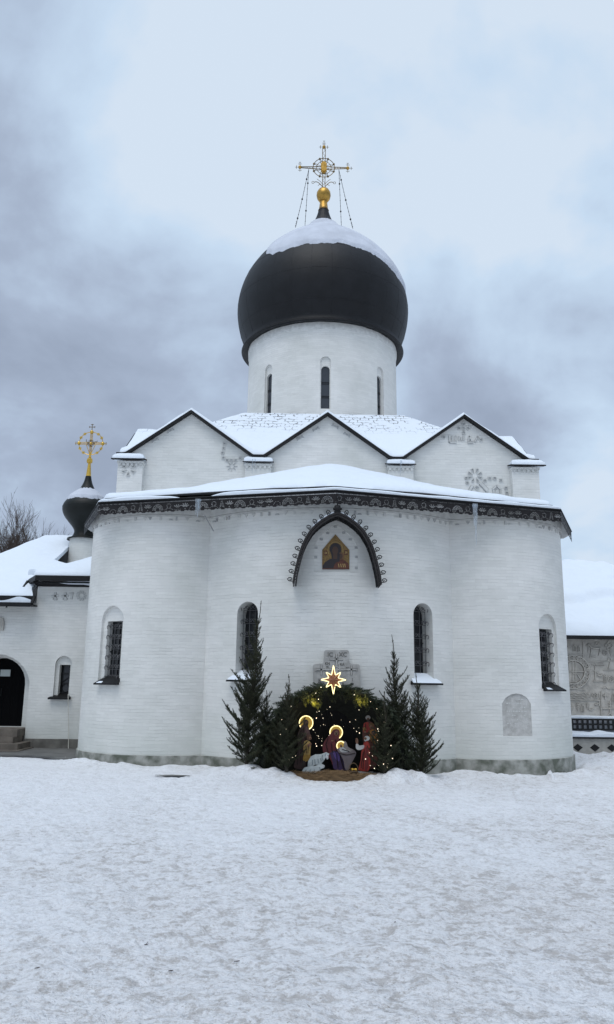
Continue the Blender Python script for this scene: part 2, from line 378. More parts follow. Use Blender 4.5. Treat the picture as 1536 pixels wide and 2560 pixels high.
# ================================================================ GROUND
def ground_z(x, y):
    z = -.028*max(0., min(x, 7.))*(1 if y > -14 else 1)
    def mound(cx, cy, rx, ry, h, sd=0):
        d = ((x-cx)/rx)**2+((y-cy)/ry)**2
        return h*math.exp(-d*1.3)*(1+.55*fbm(x*3.2+sd, y*3.2, 1, 3)) if d < 5 else 0
    near = -16 < y < 6 and abs(x) < 12
    if near:
        z += .030*fbm(x*.7, y*.7, 0, 3)+.016*noise.noise(Vector((x*3, y*3, 3)))+.012*noise.noise(Vector((x*8, y*8, 5)))
        if y < -.6 and abs(x) < 7:   # trampled surface: many shallow prints and crusts
            v1 = noise.voronoi(Vector((x*3.1+.5*noise.noise(Vector((x, y, 2))), y*3.1, .3)))[0][0]; v2 = noise.voronoi(Vector((x*7.3, y*7.3, 4.1)))[0][0]
            z += -.026*math.exp(-(v1/.28)**2)-.012*math.exp(-(v2/.28)**2)+.014*noise.noise(Vector((x*15, y*15, 9)))
        z += mound(-1.62, -.80, .50, .30, .17)+mound(-1.05, -1.02, .45, .26, .15, 3)+mound(-2.15, -.45, .4, .4, .10, 4)
        z += mound(.92, -1.10, .42, .26, .20, 5)+mound(1.45, -.95, .40, .26, .17, 8)+mound(2.0, -.5, .5, .3, .09, 4)
        z += mound(-1.3, -.1, .7, .5, .05)+mound(1.3, -.1, .6, .5, .05)
        # ridge of lumps of cleared snow along the plinth
        for (cx, cy, r_, h_) in ((-5.3, 1.0, .45, .09), (-4.9, .9, .3, .10), (-4.2, .55, .3, .05), (-3.2, .3, .25, .07), (2.7, .3, .5, .06), (3.4, .35, .25, .05),
                                 (4.3, .45, .10, .16), (4.6, .75, .3, .07), (5.3, 1.3, .4, .10), (5.9, 2.2, .5, .14), (6.6, 3.8, .6, .17), (7.4, 5.0, .8, .20), (6.4, 5.8, .6, .20), (8.6, 5.9, .9, .2)):
            z += mound(cx, cy, r_, r_, h_, cx)
        # thaw gap and crumbs of snow along the foot of the walls
        dw = min(hypot(x-k[0], y-k[1])-k[2] for k in ((0, 3.82, 3.77), (-3.6, 2.95, 2.02), (3.47, 2.9, 2.05)))
        if dw < .8 and y < 4:
            nz = noise.noise(Vector((x*2.3, y*2.3, 8))); z += .055*math.exp(-((dw-.24)/.12)**2)*max(0, .45+1.3*nz)+.03*math.exp(-((dw-.3)/.2)**2)*max(0, noise.noise(Vector((x*9, y*9, 1))))
            if dw < .12: z -= .045
        if y > 1.2 and x < -4.5: z -= .02*min(1, (y-1.2)/1.)
    return z
def make_ground():
    xs = [-600, -200, -80, -40, -20, -14, -10]+lin(-8.5, -5.05, 50)+lin(-5, 5, 230)+lin(5.07, 9, 56)+[10, 14, 20, 40, 80, 200, 600]
    ys = [-300, -60, -30, -20]+lin(-14, -8, 150)+lin(-7.95, -2, 120)+lin(-1.95, 3, 105)+lin(3.15, 8, 36)+[10, 14, 20, 40, 100, 300, 1500]
    mb = MB(); nx = len(xs)
    mb.add([(x, y, ground_z(x, y)) for y in ys for x in xs], [(j*nx+i, j*nx+i+1, (j+1)*nx+i+1, (j+1)*nx+i) for j in range(len(ys)-1) for i in range(nx-1)])
    o = mb.build('snow_ground', GSNOW, smooth=True, ang=180); o['kind'] = 'structure'
make_ground()
def paving():
    mb = MB(); pts = [(-10, 2.9), (-7.6, 2.75), (-6.5, 2.5), (-5.9, 2.0), (-5.55, 1.75), (-5.3, 3.5), (-5.3, 4.6), (-10, 4.6)]
    mb.prism([(x, y) for x, y in pts], .0, .035); o = mb.build('paved_apron', PAVE); o['kind'] = 'structure'
    # worn hole in the snow
    mb = MB(); c = Vector((-2.96, -.78, ground_z(-2.96, -.78)))
    n = 26; mb.add([(c.x+.32*cos(2*pi*i/n)*(1+.2*noise.noise(Vector((cos(i), sin(i), i*.7)))), c.y+.10*sin(2*pi*i/n)*(1+.4*noise.noise(Vector((i*.5, 0, 2)))), c.z+.018) for i in range(n)], [tuple(range(n))])
    o = mb.build('bare_patch', PAVE); o['kind'] = 'structure'
paving()

# ================================================================ CHURCH
church = thing('church', 'white brick church with black onion dome, gilded cross and three rounded apses', 'church')
CC = (0, 3.82, 3.77); CL = (-3.6, 2.95, 2.02); CR = (3.47, 2.9, 2.05)      # apse circles x, y, radius
ZE = 5.40
def apse_outline(off=0.):
    """plan outline, counter-clockwise from the back left"""
    pts = []
    xj = 2.58+off*.0; yj = None
    def circ(c, a): return (c[0]+(c[2]+off)*sin(a), c[1]-(c[2]+off)*cos(a))
    # junction where the enlarged circles meet
    def junction(cs):
        dx = cs[0]-CC[0]; dy = cs[1]-CC[1]; d = hypot(dx, dy); r1 = CC[2]+off; r2 = cs[2]+off
        a = (r1*r1-r2*r2+d*d)/(2*d); h = sqrt(max(0, r1*r1-a*a)); mx, my = CC[0]+a*dx/d, CC[1]+a*dy/d
        c1 = (mx+h*dy/d, my-h*dx/d); c2 = (mx-h*dy/d, my+h*dx/d)
        return c1 if c1[1] < c2[1] else c2
    jl = junction(CL); jr = junction(CR)
    pts.append((-(5.62+off), 4.05)); 
    a0 = -pi/2; a1 = atan2(jl[0]-CL[0], CL[1]-jl[1]); n = 36
    for i in range(n): pts.append(circ(CL, a0+(a1-a0)*i/n))
    a0 = atan2(jl[0]-CC[0], CC[1]-jl[1]); a1 = atan2(jr[0]-CC[0], CC[1]-jr[1]); n = 64
    for i in range(n): pts.append(circ(CC, a0+(a1-a0)*i/n))
    a0 = atan2(jr[0]-CR[0], CR[1]-jr[1]); n = 36
    for i in range(n+1): pts.append(circ(CR, a0+(pi/2-a0)*i/n))
    pts.append((5.52+off, 4.05))
    return pts
def apse_uv(c, n):
    k = CC if abs(c.x) < 2.58 else (CL if c.x < 0 else CR)
    rad = hypot(c.x-k[0], c.y-k[1])
    if abs(n.z) > .8: return lambda v: (v.x, v.y)
    if rad > k[2]-.02: return lambda v: (k[2]*atan2(v.x-k[0], k[1]-v.y)+k[0]*3, v.z)
    return lambda v: (hypot(v.x-k[0], v.y-k[1]), v.z)
def hit_circle(px, py, k):
    d = ray(px, py); ox, oy = CAM.x-k[0], CAM.y-k[1]
    a = d.x**2+d.y**2; b = 2*(ox*d.x+oy*d.y); c = ox*ox+oy*oy-k[2]**2
    t = (-b-sqrt(max(0, b*b-4*a*c)))/(2*a); return CAM+d*t
# windows of the apses: centre px, circle, outer niche?, widths
AW = []
def aw(px, pytop, pysill, k, wd, niche, inner_top=None):
    p = hit_circle(px, (pytop+pysill)/2, k); zt = hit_circle(px, pytop, k).z; zs = hit_circle(px, pysill, k).z
    a = atan2(p.x-k[0], k[1]-p.y); n = Vector((sin(a), -cos(a), 0)); base = Vector((k[0]+k[2]*sin(a), k[1]-k[2]*cos(a), zs))
    AW.append((frame(base, n), wd, zt-zs, niche))
aw(276, 1515, 1706, CL, .66, True)
aw(617, 1504, 1698, CC, .50, False)
aw(1060, 1508, 1706, CC, .50, False)
aw(1375, 1535, 1722, CR, .62, True)
mb = MB(); mb.prism(apse_outline(), -.5, ZE)
apse = mb.build('apse_wall', BRICK, church)
cut = MB()
for (M, wd, h, niche) in AW:
    if niche:
        cut.prism(arch(wd, h), -.09, .4, None, M)
    else:
        cut.prism(arch(wd, h), -.60, .4, None, M)
# plaque niche on the right apse, shallow icon niche in the centre
PLQ = hit_circle(1292, 1740, CR); a_ = atan2(PLQ.x-CR[0], CR[1]-PLQ.y)
MP = frame((CR[0]+CR[2]*sin(a_), CR[1]-CR[2]*cos(a_), .66), (sin(a_), -cos(a_), 0))
plq_poly = [(-.32, 0), (.32, 0), (.32, .64), (.24, .76), (.12, .83), (0, .85), (-.12, .83), (-.24, .76), (-.32, .64)]
cut.prism(plq_poly, -.06, .3, None, MP)
MI = frame((.035, .05, 3.87), (0, -1, 0))
nich = [(-.445, 0), (.445, 0), (.445, .52), (.36, .70), (.2, .86), (.07, .95), (0, .985), (-.07, .95), (-.2, .86), (-.36, .70), (-.445, .52)]
cut.prism(nich, -.07, .5, None, MI)
boolcut(apse, cut)
cut = MB()
for (M, wd, h, niche) in AW:
    if niche: cut.prism([(-.21, 0.0), (.24, 0.0), (.24, h-.32), (-.21, h-.32)], -.60, -.0, None, M)
boolcut(apse, cut, True, apse_uv)

def scroll(mb, c, r, turns=1.3, flip=1, rad=.008, M=None, w0=0.02):
    pts = []
    for i in range(15):
        t = i/14; q = turns*2*pi*t; rr = r*(1-.8*t); pts.append((c[0]+flip*rr*cos(q), c[1]+rr*sin(q), w0))
    mb.tube(pts, rad, 4, None, M)
def window_part(M, wd, h, niche):
    dep = -.24 if niche else -.35
    if niche: x0, x1, ht, front = -.21, .24, h-.32, -.085
    else: x0, x1, ht, front = -wd/2, wd/2, h, 0
    g = MB()
    if niche: poly = [(x0-.02, -.02), (x1+.02, -.02), (x1+.02, ht+.02), (x0-.02, ht+.02)]
    else: poly = arch(wd+.04, h+.02, 14, y0=-.02)
    g.prism(poly, dep-.03, dep, GLASS, M)
    # sash bars
    for q in (.25, .5, .75): g.box(x0, x1, ht*q-.012, ht*q+.012, dep, dep+.03, IRON, M)
    g.box((x0+x1)/2-.012, (x0+x1)/2+.012, 0, ht-.03, dep+.001, dep+.028, IRON, M)
    wn = g.build('window', None, church)
    # wrought iron grille standing just inside the reveal
    gr = MB(); w0 = dep+(.08 if niche else .13); xs = lin(x0+.03, x1-.03, 3)
    for x in xs:
        top = ht-.05 if niche else h-wd/2+sqrt(max(0, (wd/2)**2-x*x))-.03
        gr.tube([(x, .03, w0), (x, top, w0)], .007, 4, None, M)
    nb = 5
    for i in range(nb+1):
        y = .06+(ht-.22)*i/nb
        gr.tube([(x0+.01, y, w0), (x1-.01, y, w0)], .006, 4, None, M)
        for j, x in enumerate(lin(x0+.08, x1-.08, 2)):
            scroll(gr, (x-.03, y+.055, 0), .045, 1.2, 1, .006, M, w0+.01); scroll(gr, (x+.035, y+.055, 0), .045, 1.2, -1, .006, M, w0+.012)
        # scrolls that curl out in front of the grille
        for x in (x0+.04, x1-.04):
            pts = [(x, y+.02+.05*sin(t*.9)*1.0, w0+.02+.05*(1-cos(t))) for t in lin(0, 4.2, 8)]
            gr.tube(pts, .009, 4, None, M)
    gr.build('grille', GRILLE, wn)
    # sloping metal sill
    s_ = MB(); e = .07
    fr = .10
    if niche:
        vs = [(x0-.11, -.02, fr), (x1+.13, -.02, fr), (x1, .15, dep+.05), (x0, .15, dep+.05), (x0-.11, -.05, fr), (x1+.13, -.05, fr), (x1, -.05, dep+.05), (x0, -.05, dep+.05)]
    else:
        vs = [(x0-.14, -.02, fr+.02), (x1+.14, -.02, fr+.02), (x1, .12, dep+.05), (x0, .12, dep+.05), (x0-.14, -.05, fr+.02), (x1+.14, -.05, fr+.02), (x1, -.05, dep+.05), (x0, -.05, dep+.05)]
    s_.add(vs, [(0, 1, 2, 3), (7, 6, 5, 4), (4, 5, 1, 0), (5, 6, 2, 1), (6, 7, 3, 2), (7, 4, 0, 3)], METAL, M)
    if not niche:
        s_.add([(x0-.12, -.012, fr+.01), (x1+.12, -.012, fr+.01), (x1-.005, .135, dep+.08), (x0+.005, .135, dep+.08),
                (x0-.10, .035, fr-.03), (x1+.10, .035, fr-.03), (x1-.01, .19, dep+.12), (x0+.01, .19, dep+.12)],
               [(4, 5, 6, 7), (0, 1, 5, 4), (1, 2, 6, 5), (2, 3, 7, 6), (3, 0, 4, 7)], SNOW, M)
    else:
        s_.add([(x0-.05, -.012, fr-.01), (x0+.12, -.012, fr-.01), (x0+.10, .03, fr-.10), (x0-.02, .03, fr-.10), (x0, .018, fr-.04), (x0+.08, .018, fr-.04)],
               [(0, 1, 5, 4), (1, 2, 5), (2, 3, 4, 5), (3, 0, 4)], SNOW, M)
    s_.build('sill', None, wn)
for a in AW: window_part(*a)

# plinth
mb = MB(); pl = apse_outline(.03); inn = apse_outline(-.1); n = len(pl)
vs = [(x, y, -.5) for x, y in pl]+[(x, y, .19+.008*noise.noise(Vector((x*2, y*2, 0)))) for x, y in pl]+[(x, y, .215) for x, y in inn]
mb.add(vs, [(i, i+1, n+i+1, n+i) for i in range(n-1)]+[(n+i, n+i+1, 2*n+i+1, 2*n+i) for i in range(n-1)])
mb.build('plinth', PLINTH, church, True)

# eaves outline (front edge of the roof)
EV = [(-6.03, 3.36), (-5.1, .98), (0, -.43), (5.02, 1.0), (6.1, 3.4)]
def eave_y(x):
    return interp(x, EV)
def roof_top(x):   # height of the roof where it meets the wall of the main block (y = 4)
    return interp(abs(x), [(0, 7.17), (.5, 7.12), (1.3, 6.93), (2, 6.78), (3, 6.52), (4, 6.25), (5.4, 5.95), (6.05, 5.56)])
def roofz(x, y):
    ye = eave_y(x); t = max(0, min(1, (y-ye)/max(.25, 4.0-ye)))
    step = .09 if (y-ye) > .42 else 0
    return 5.47+(roof_top(x)-5.47)*(t**.92)
def apse_roof():
    # two courses of metal: an apron along the eaves and the main slope lapping over it with a dark drip edge
    us = lin(-6.03, 6.10, 150)
    def grid(f0, f1, zf, thick, m, name, par, nv=22, dz=None):
        mb = MB(); vs = []; 
        for layer in (0, 1):
            for j in range(nv+1):
                for x in us:
                    ye = eave_y(x); L = 4.0-ye; s_ = f0(x)+(f1(x)-f0(x))*j/nv; y = ye+s_
                    z = zf(x, y); vs.append((x, y, z+(dz(x, y, j/nv) if dz else thick) if layer == 0 else z))
        nx = len(us); K = nx*(nv+1); fs = []
        for j in range(nv):
            for i in range(nx-1):
                a = j*nx+i; fs += [(a, a+1, a+nx+1, a+nx), (K+a+nx, K+a+nx+1, K+a+1, K+a)]
        for i in range(nx-1): fs += [(i+1, i, K+i, K+i+1), (nv*nx+i, nv*nx+i+1, K+nv*nx+i+1, K+nv*nx+i)]
        for j in range(nv): fs += [(j*nx, (j+1)*nx, K+(j+1)*nx, K+j*nx), ((j+1)*nx+nx-1, j*nx+nx-1, K+j*nx+nx-1, K+(j+1)*nx+nx-1)]
        mb.add(vs, fs); return mb.build(name, m, par, True, 40)
    wid = lambda x: max(.04, 4.0-eave_y(x))
    ap = lambda x: min(.50, wid(x)*.45)
    lap = lambda x: min(.40, wid(x)*.35)
    z1 = lambda x, y: 5.425+.16*(y-eave_y(x))
    def z2(x, y):
        b_ = 5.425+.16*lap(x)+.12; t = max(0, (y-eave_y(x)-lap(x)))/max(.05, wid(x)-lap(x)); return b_+(max(roof_top(x), b_+.02)-b_)*t**.93
    rf = grid(lambda x: 0, ap, z1, .03, METAL, 'apse_roof', church)
    grid(lap, wid, z2, .035, METAL, 'upper_roof_slope', church)
    def n1(x): return fbm(x*.8, 3.1, 0, 3)
    def apron_snow(x, y, t):
        a = .085+.035*n1(x)-.03*(1-min(1, t*5))
        # gaps where snow has slipped
        for (gx, w_, d) in ((-2.9, .35, .12),): a -= d*math.exp(-((x-gx)/w_)**2)
        return max(.002, a*(1-max(0, t-.8)*2))+.031
    grid(lambda x: .015, lambda x: ap(x)-.02, z1, 0, SNOW, 'roof_snow', rf, 12, apron_snow)
    def main_start(x):
        v = lap(x)+.02+max(0, .12*min(1, abs(x)*.5)+.20*fbm(x*.5+3, 9.0, 0, 2)); return min(v, wid(x)-.01)
    def main_snow(x, y, t):
        rnd = min(1, t*14); return .037+(.12+.05*fbm(x*.5, y*.6, 2, 3)+.02*fbm(x*2, y*2, 2, 2))*sqrt(rnd)*(1-.5*max(0, t-.9)*10*.5)
    grid(main_start, wid, z2, 0, SNOW, 'roof_snow', rf, 34, main_snow)
    # soffit
    mb = MB(); inn = apse_outline(-.15)
    ev = [(x, y) for x, y in EV]
    mb.prism(ev+[(6.10, 4.0), (-6.03, 4.0)], 5.385, 5.40); mb.build('soffit', mat('painted soffit boards', (.5, .5, .5), .8, 0, .2, 6), church)
apse_roof()

# pierced valance: a sheet-metal strip whose lace pattern is really cut out
def motif_holes():
    holes = []
    def dot(u, v, r=.0115): holes.append((u, v, r))
    def stroke(u0, v0, u1, v1, r=.0095):
        n = max(1, int(hypot(u1-u0, v1-v0)/.008))
        for i in range(n+1): holes.append((u0+(u1-u0)*i/n, v0+(v1-v0)*i/n, r))
    def fan(u, R=.112):
        for rr, k in ((R, 11), (R*.72, 8), (R*.45, 5)):
            for i in range(k+1): q = pi*i/k; dot(u+rr*cos(q), .055+rr*sin(q))
    def palm(u):
        for q in (-60, -32, 0, 32, 60):
            a = radians(90+q); stroke(u+.03*cos(a), .085+.03*sin(a), u+.088*cos(a), .085+.088*sin(a))
        dot(u, .05, .010)
    def fir(u):
        for i in range(5):
            y = .05+.028*i; wv = .052-.009*i; stroke(u-wv, y, u-.012, y+.012, .006); stroke(u+.012, y+.012, u+wv, y, .006)
        dot(u, .195, .007)
    def loop(u):
        for i in range(10): q = radians(-50+280*i/9); dot(u+.045*cos(q), .13+.045*sin(q), .008)
        for i in range(5): dot(u-.09+.022*i, .05+.008*i, .007); dot(u+.09-.022*i, .05+.008*i, .007)
    def palm2(u):
        for q in (-55, -20, 20, 55):
            a = radians(90+q); stroke(u+.02*cos(a), .08+.02*sin(a), u+.08*cos(a), .08+.08*sin(a), .0075)
        for i in range(6): dot(u-.065+.026*i, .045, .006)
    def bell(u):
        for i in range(9): q = pi*i/8; dot(u+.07*cos(q), .05+.06*sin(q), .0075)
        dot(u, .05, .007)
    seq = [(fan, .30), (loop, .21), (palm2, .18), (palm, .17), (bell, .18), (fan, .28), (loop, .20), (fir, .16), (palm, .17)]
    return seq, holes
def valance():
    seq, holes = motif_holes(); seg = []; tot = 0
    for a, b in zip(EV, EV[1:]): L = hypot(b[0]-a[0], b[1]-a[1]); seg.append((tot, L, a, b)); tot += L
    u = 2.85; k = 0
    ends = seg[0][1]
    u = .12
    while u < tot-.2:
        f, wd = seq[k % len(seq)]; f(u+wd/2); u += wd; k += 1
    cell = .0105; H = .285; nu = int(tot/cell); nv = int(H/cell)
    mask = [[True]*nv for _ in range(nu)]
    for (hu, hv, r) in holes:
        for i in range(int((hu-r)/cell), int((hu+r)/cell)+1):
            for j in range(int((hv-r)/cell), int((hv+r)/cell)+1):
                if 0 <= i < nu and 0 <= j < nv and hypot((i+.5)*cell-hu, (j+.5)*cell-hv) < r: mask[i][j] = False
    for i in range(nu):   # scalloped lower rim
        uu = i*cell; s_ = abs(sin(uu*pi/.075)); cut_ = int((.004+.022*s_)/cell+.5) if (int(uu/.075) % 3) else 0
        for j in range(cut_): mask[i][j] = False
    nodes = {}; vs = []; fs = []
    def V(i, j):
        if (i, j) not in nodes:
            uu = i*cell
            for (t0, L, a, b) in seg:
                if uu <= t0+L or (t0, L, a, b) == seg[-1]: break
            t = (uu-t0)/L; nodes[i, j] = len(vs); vs.append((a[0]+(b[0]-a[0])*t, a[1]+(b[1]-a[1])*t, 5.455-H+j*cell))
        return nodes[i, j]
    for i in range(nu):
        j = 0
        while j < nv:
            if not mask[i][j]: j += 1; continue
            fs.append((V(i, j), V(i+1, j), V(i+1, j+1), V(i, j+1))); j += 1
    mb = MB(); mb.add(vs, fs); mb.build('valance', LACE, church)
    # rolled rim along the top
    mb = MB(); mb.tube([(x, y-.012, 5.45) for x, y in EV], .016, 6); mb.build('eaves_rim', METAL, church)
valance()
# corbel teeth at the head of the apse walls
def corbels():
    mb = MB(); ou = apse_outline(.0); n = len(ou); acc = 0; nxt = 0; rnd = random.Random(3)
    for (x0, y0), (x1, y1) in zip(ou[1:-2], ou[2:-1]):
        L = hypot(x1-x0, y1-y0); acc += L
        if acc >= nxt:
            nx_, ny_ = (y1-y0)/L, -(x1-x0)/L
            M = frame(((x0+x1)/2, (y0+y1)/2, 5.07), (nx_, ny_, 0)); k = rnd.random(); m = rnd.choice((CARVE, CARVE, CARVED))
            if k < .45: mb.prism([(-.045, .07), (.045, .07), (0, 0)], -.02, .022, m, M)
            elif k < .8: mb.box(-.02, .02, 0, .08, -.02, .028, m, M)
            else: mb.prism([(-.05, .0), (.05, 0), (.03, .03), (-.03, .03)], -.02, .02, m, M)
            nxt += .15+.08*rnd.random()
    for (off, z0, z1) in ((.02, 5.15, 5.19), (.035, 5.2, 5.39)):
        a = apse_outline(off); nn = len(a)
        vs = [(x, y, z0) for x, y in a]+[(x, y, z1) for x, y in a]+[(x, y, z0) for x, y in apse_outline(-.02)]
        mb.add(vs, [(i, i+1, nn+i+1, nn+i) for i in range(nn-1)]+[(i+1, i, 2*nn+i, 2*nn+i+1) for i in range(nn-1)], CARVE)
    mb.build('corbel_frieze', None, church)
corbels()

# ---- main block with gables
GX = (-3.61, 0., 3.63); PK = 8.60; VZ = 7.42; HW = 1.64
def gable_z(x): 
    return max(VZ, max(PK-(PK-VZ)/HW*abs(x-g) for g in GX))
def main_block():
    # front and back gable walls (solid prisms), side walls
    prof = [(-5.36, -.2), (5.40, -.2), (5.40, VZ)]
    for g in GX[::-1]: prof += [(g+HW, VZ), (g, PK), (g-HW, VZ)]
    prof += [(-5.36, VZ)]
    mb = MB()
    # front gable wall
    M = frame((0, 4.0, 0), (0, -1, 0)); mb.prism(prof, -.5, 0, BRICK, M)
    M = frame((0, 15.0, 0), (0, 1, 0)); mb.prism(prof, -.5, 0, BRICK, M)
    prs = [(-5.0, -.2), (5.0, -.2), (5.0, VZ)]
    for g in GX[::-1]: prs += [(g+HW*.99 if g+HW < 5 else 4.999, VZ+.001), (g, PK), (g-HW*.99 if g-HW > -5 else -4.999, VZ+.001)]
    prs += [(-5.0, VZ)]
    M = frame((-5.34, 9.5, 0), (-1, 0, 0)); mb.prism(prs, -.45, 0, BRICK, M)
    M = frame((5.38, 9.5, 0), (1, 0, 0)); mb.prism(prs, -.45, 0, BRICK, M)
    mb.build('main_wall', BRICK, church, uv=plane_uv)
    # pilasters
    for (x0, x1, y0) in ((-5.42, -4.78, 3.80), (-2.14, -1.46, 3.86), (1.58, 2.24, 3.86), (4.80, 5.50, 3.80)):
        p = MB(); p.box(x0, x1, y0, 4.02, 5.0, 7.16); p.box(x0, x0+.001, y0, y0+.001, 7.0, 7.001)
        pil = p.build('pilaster', BRICK, church, uv=plane_uv)
        e = (x1-x0)*.0+.05
        p = MB(); p.box(x0-.02, x1+.02, y0-.03, 4.01, 7.16, 7.22, BRICK)
        for i in range(6):
            xx = x0+.02+(x1-x0-.1)*i/5; p.box(xx, xx+.06, y0-.045, y0+.02, 7.09, 7.158, CARVE)
        ed = .12 if x0 < -5 or x1 > 5 else .08
        xl = x0-(.16 if x0 < -5 else .06); xr = x1+(.16 if x1 > 5 else .06)
        p.add([(xl, y0-ed, 7.235), (xr, y0-ed, 7.235), (xr, 4.0, 7.30), (xl, 4.0, 7.30), (xl, y0-ed, 7.265), (xr, y0-ed, 7.265), (xr, 4.0, 7.33), (xl, 4.0, 7.33)],
              [(0, 3, 2, 1), (4, 5, 6, 7), (0, 1, 5, 4), (1, 2, 6, 5), (2, 3, 7, 6), (3, 0, 4, 7)], METAL)
        p.build('pilaster_cap', None, pil)
        s_ = MB(); xs = lin(xl+.03, xr-.03, 16); ys = lin(y0-ed+.02, 4.0, 8)
        def top(x, y):
            q = min(1, (x-xl)/.14, (xr-x)/.14, (y-(y0-ed))/.16); return 7.275+.17*sqrt(max(0, q))+.02*noise.noise(Vector((x*5, y*5, 1)))
        heightsheet(s_, xs, ys, top, lambda x, y: 7.27+.05*(y-y0)/1); s_.build('cap_snow', SNOW, pil, True, 60)
main_block()

def main_roof():
    SY = 9.5
    def smax(a, b, k=.06):
        h = max(0, min(1, .5+.5*(a-b)/k)); return b*(1-h)+a*h+k*h*(1-h)
    def gz(c):
        return max(VZ-.02, max(PK-(PK-VZ)/HW*abs(c-g) for g in GX))
    def z0(x, y, sm=False):
        dx, dy = abs(x), abs(y-SY); m = max(dx, dy)
        pyr = 9.62-.73*max(0, m-2.5)
        a = gz(x) if dy > 2.2 else 0; b = gz(y-SY) if dx > 2.2 else 0
        if sm: return smax(smax(a, b), pyr, .12)
        return max(pyr, a, b)
    key = [g+s_*HW for g in GX for s_ in (-1, 0, 1)]
    xs = sorted(set([round(v, 3) for v in lin(-5.50, 5.54, 130)+key])); xs = [x for i, x in enumerate(xs) if i == 0 or x-xs[i-1] > .008]
    ys = [y for y in lin(SY-5.64, SY+5.64, 130)]
    keep = lambda x, y: hypot(x, y-SY) > 2.2
    mb = MB(); heightsheet(mb, xs, ys, lambda x, y: z0(x, y)+.075, lambda x, y: z0(x, y)+.012, None, keep)
    rf = mb.build('main_roof', METAL, church)
    sn = MB()
    xs2 = [x for x in xs if -5.485 < x < 5.525]; ys2 = lin(SY-5.60, SY+5.60, 130)
    def st(x, y):
        ed = min(x+5.5, 5.54-x, 5.60-abs(y-SY)); q = min(1, ed/.10)
        th = .115+.04*fbm(x*1.1, y*1.1, 4, 3)
        m = max(abs(x), abs(y-SY))
        if m < 3.7: th = .06+.01*noise.noise(Vector((x*3, y*3, 0)))
        return z0(x, y, True)+.07+max(.015, th)*sqrt(max(.05, q))
    heightsheet(sn, xs2, ys2, st, lambda x, y: z0(x, y)+.07, None, keep)
    # snow with dark laps of the roofing showing through close to the drum
    m = snow_mat('snow over shingles'); t = m.node_tree; b = t.nodes['Principled BSDF']; L = t.links.new
    tc = N(t, 'ShaderNodeTexCoord'); nn = N(t, 'ShaderNodeTexNoise'); nn.inputs['Scale'].default_value = 2.5; L(tc.outputs['Object'], nn.inputs['Vector'])
    sp = N(t, 'ShaderNodeSeparateXYZ'); L(tc.outputs['Object'], sp.inputs[0])
    n0 = N(t, 'ShaderNodeTexNoise'); n0.inputs['Scale'].default_value = 6; L(tc.outputs['Object'], n0.inputs['Vector'])
    vm = N(t, 'ShaderNodeVectorMath', operation='SCALE'); L(n0.outputs['Color'], vm.inputs[0]); vm.inputs['Scale'].default_value = .17
    va = N(t, 'ShaderNodeVectorMath', operation='ADD'); L(tc.outputs['Object'], va.inputs[0]); L(vm.outputs[0], va.inputs[1])
    br = N(t, 'ShaderNodeTexBrick'); L(va.outputs[0], br.inputs['Vector']); br.inputs['Scale'].default_value = 1
    br.inputs['Mortar Size'].default_value = .013; br.inputs['Mortar Smooth'].default_value = .3; br.inputs['Brick Width'].default_value = .24; br.inputs['Row Height'].default_value = .20
    mz = N(t, 'ShaderNodeMapRange'); L(sp.outputs[2], mz.inputs[0]); mz.inputs[1].default_value = 8.55; mz.inputs[2].default_value = 8.95
    mn = N(t, 'ShaderNodeMapRange'); L(nn.outputs[0], mn.inputs[0]); mn.inputs[1].default_value = .42; mn.inputs[2].default_value = .54
    a = N(t, 'ShaderNodeMath', operation='MULTIPLY'); L(br.outputs['Fac'], a.inputs[0]); L(mz.outputs[0], a.inputs[1])
    a2 = N(t, 'ShaderNodeMath', operation='MULTIPLY'); L(a.outputs[0], a2.inputs[0]); L(mn.outputs[0], a2.inputs[1])
    cx = N(t, 'ShaderNodeMix', data_type='RGBA'); L(a2.outputs[0], cx.inputs[0]); cx.inputs[6].default_value = (.71, .76, .82, 1); cx.inputs[7].default_value = (.06, .06, .065, 1)
    L(cx.outputs[2], b.inputs['Base Color'])
    sn.build('roof_snow', m, rf, True, 70)
    # black verge strips under the snow along the front gables
    for g in GX:
        v = MB(); M = frame((g, 3.86, 0), (0, -1, 0)); k = HW+.02; s_ = (PK-VZ)/HW
        for sg in (-1, 1):
            v.prism([(0, PK+.055), (sg*k, PK+.055-k*s_), (sg*k, PK-.005-k*s_), (0, PK-.005)], -.12, .012, None, M)
        v.build('gable_verge', METAL, rf)
main_roof()

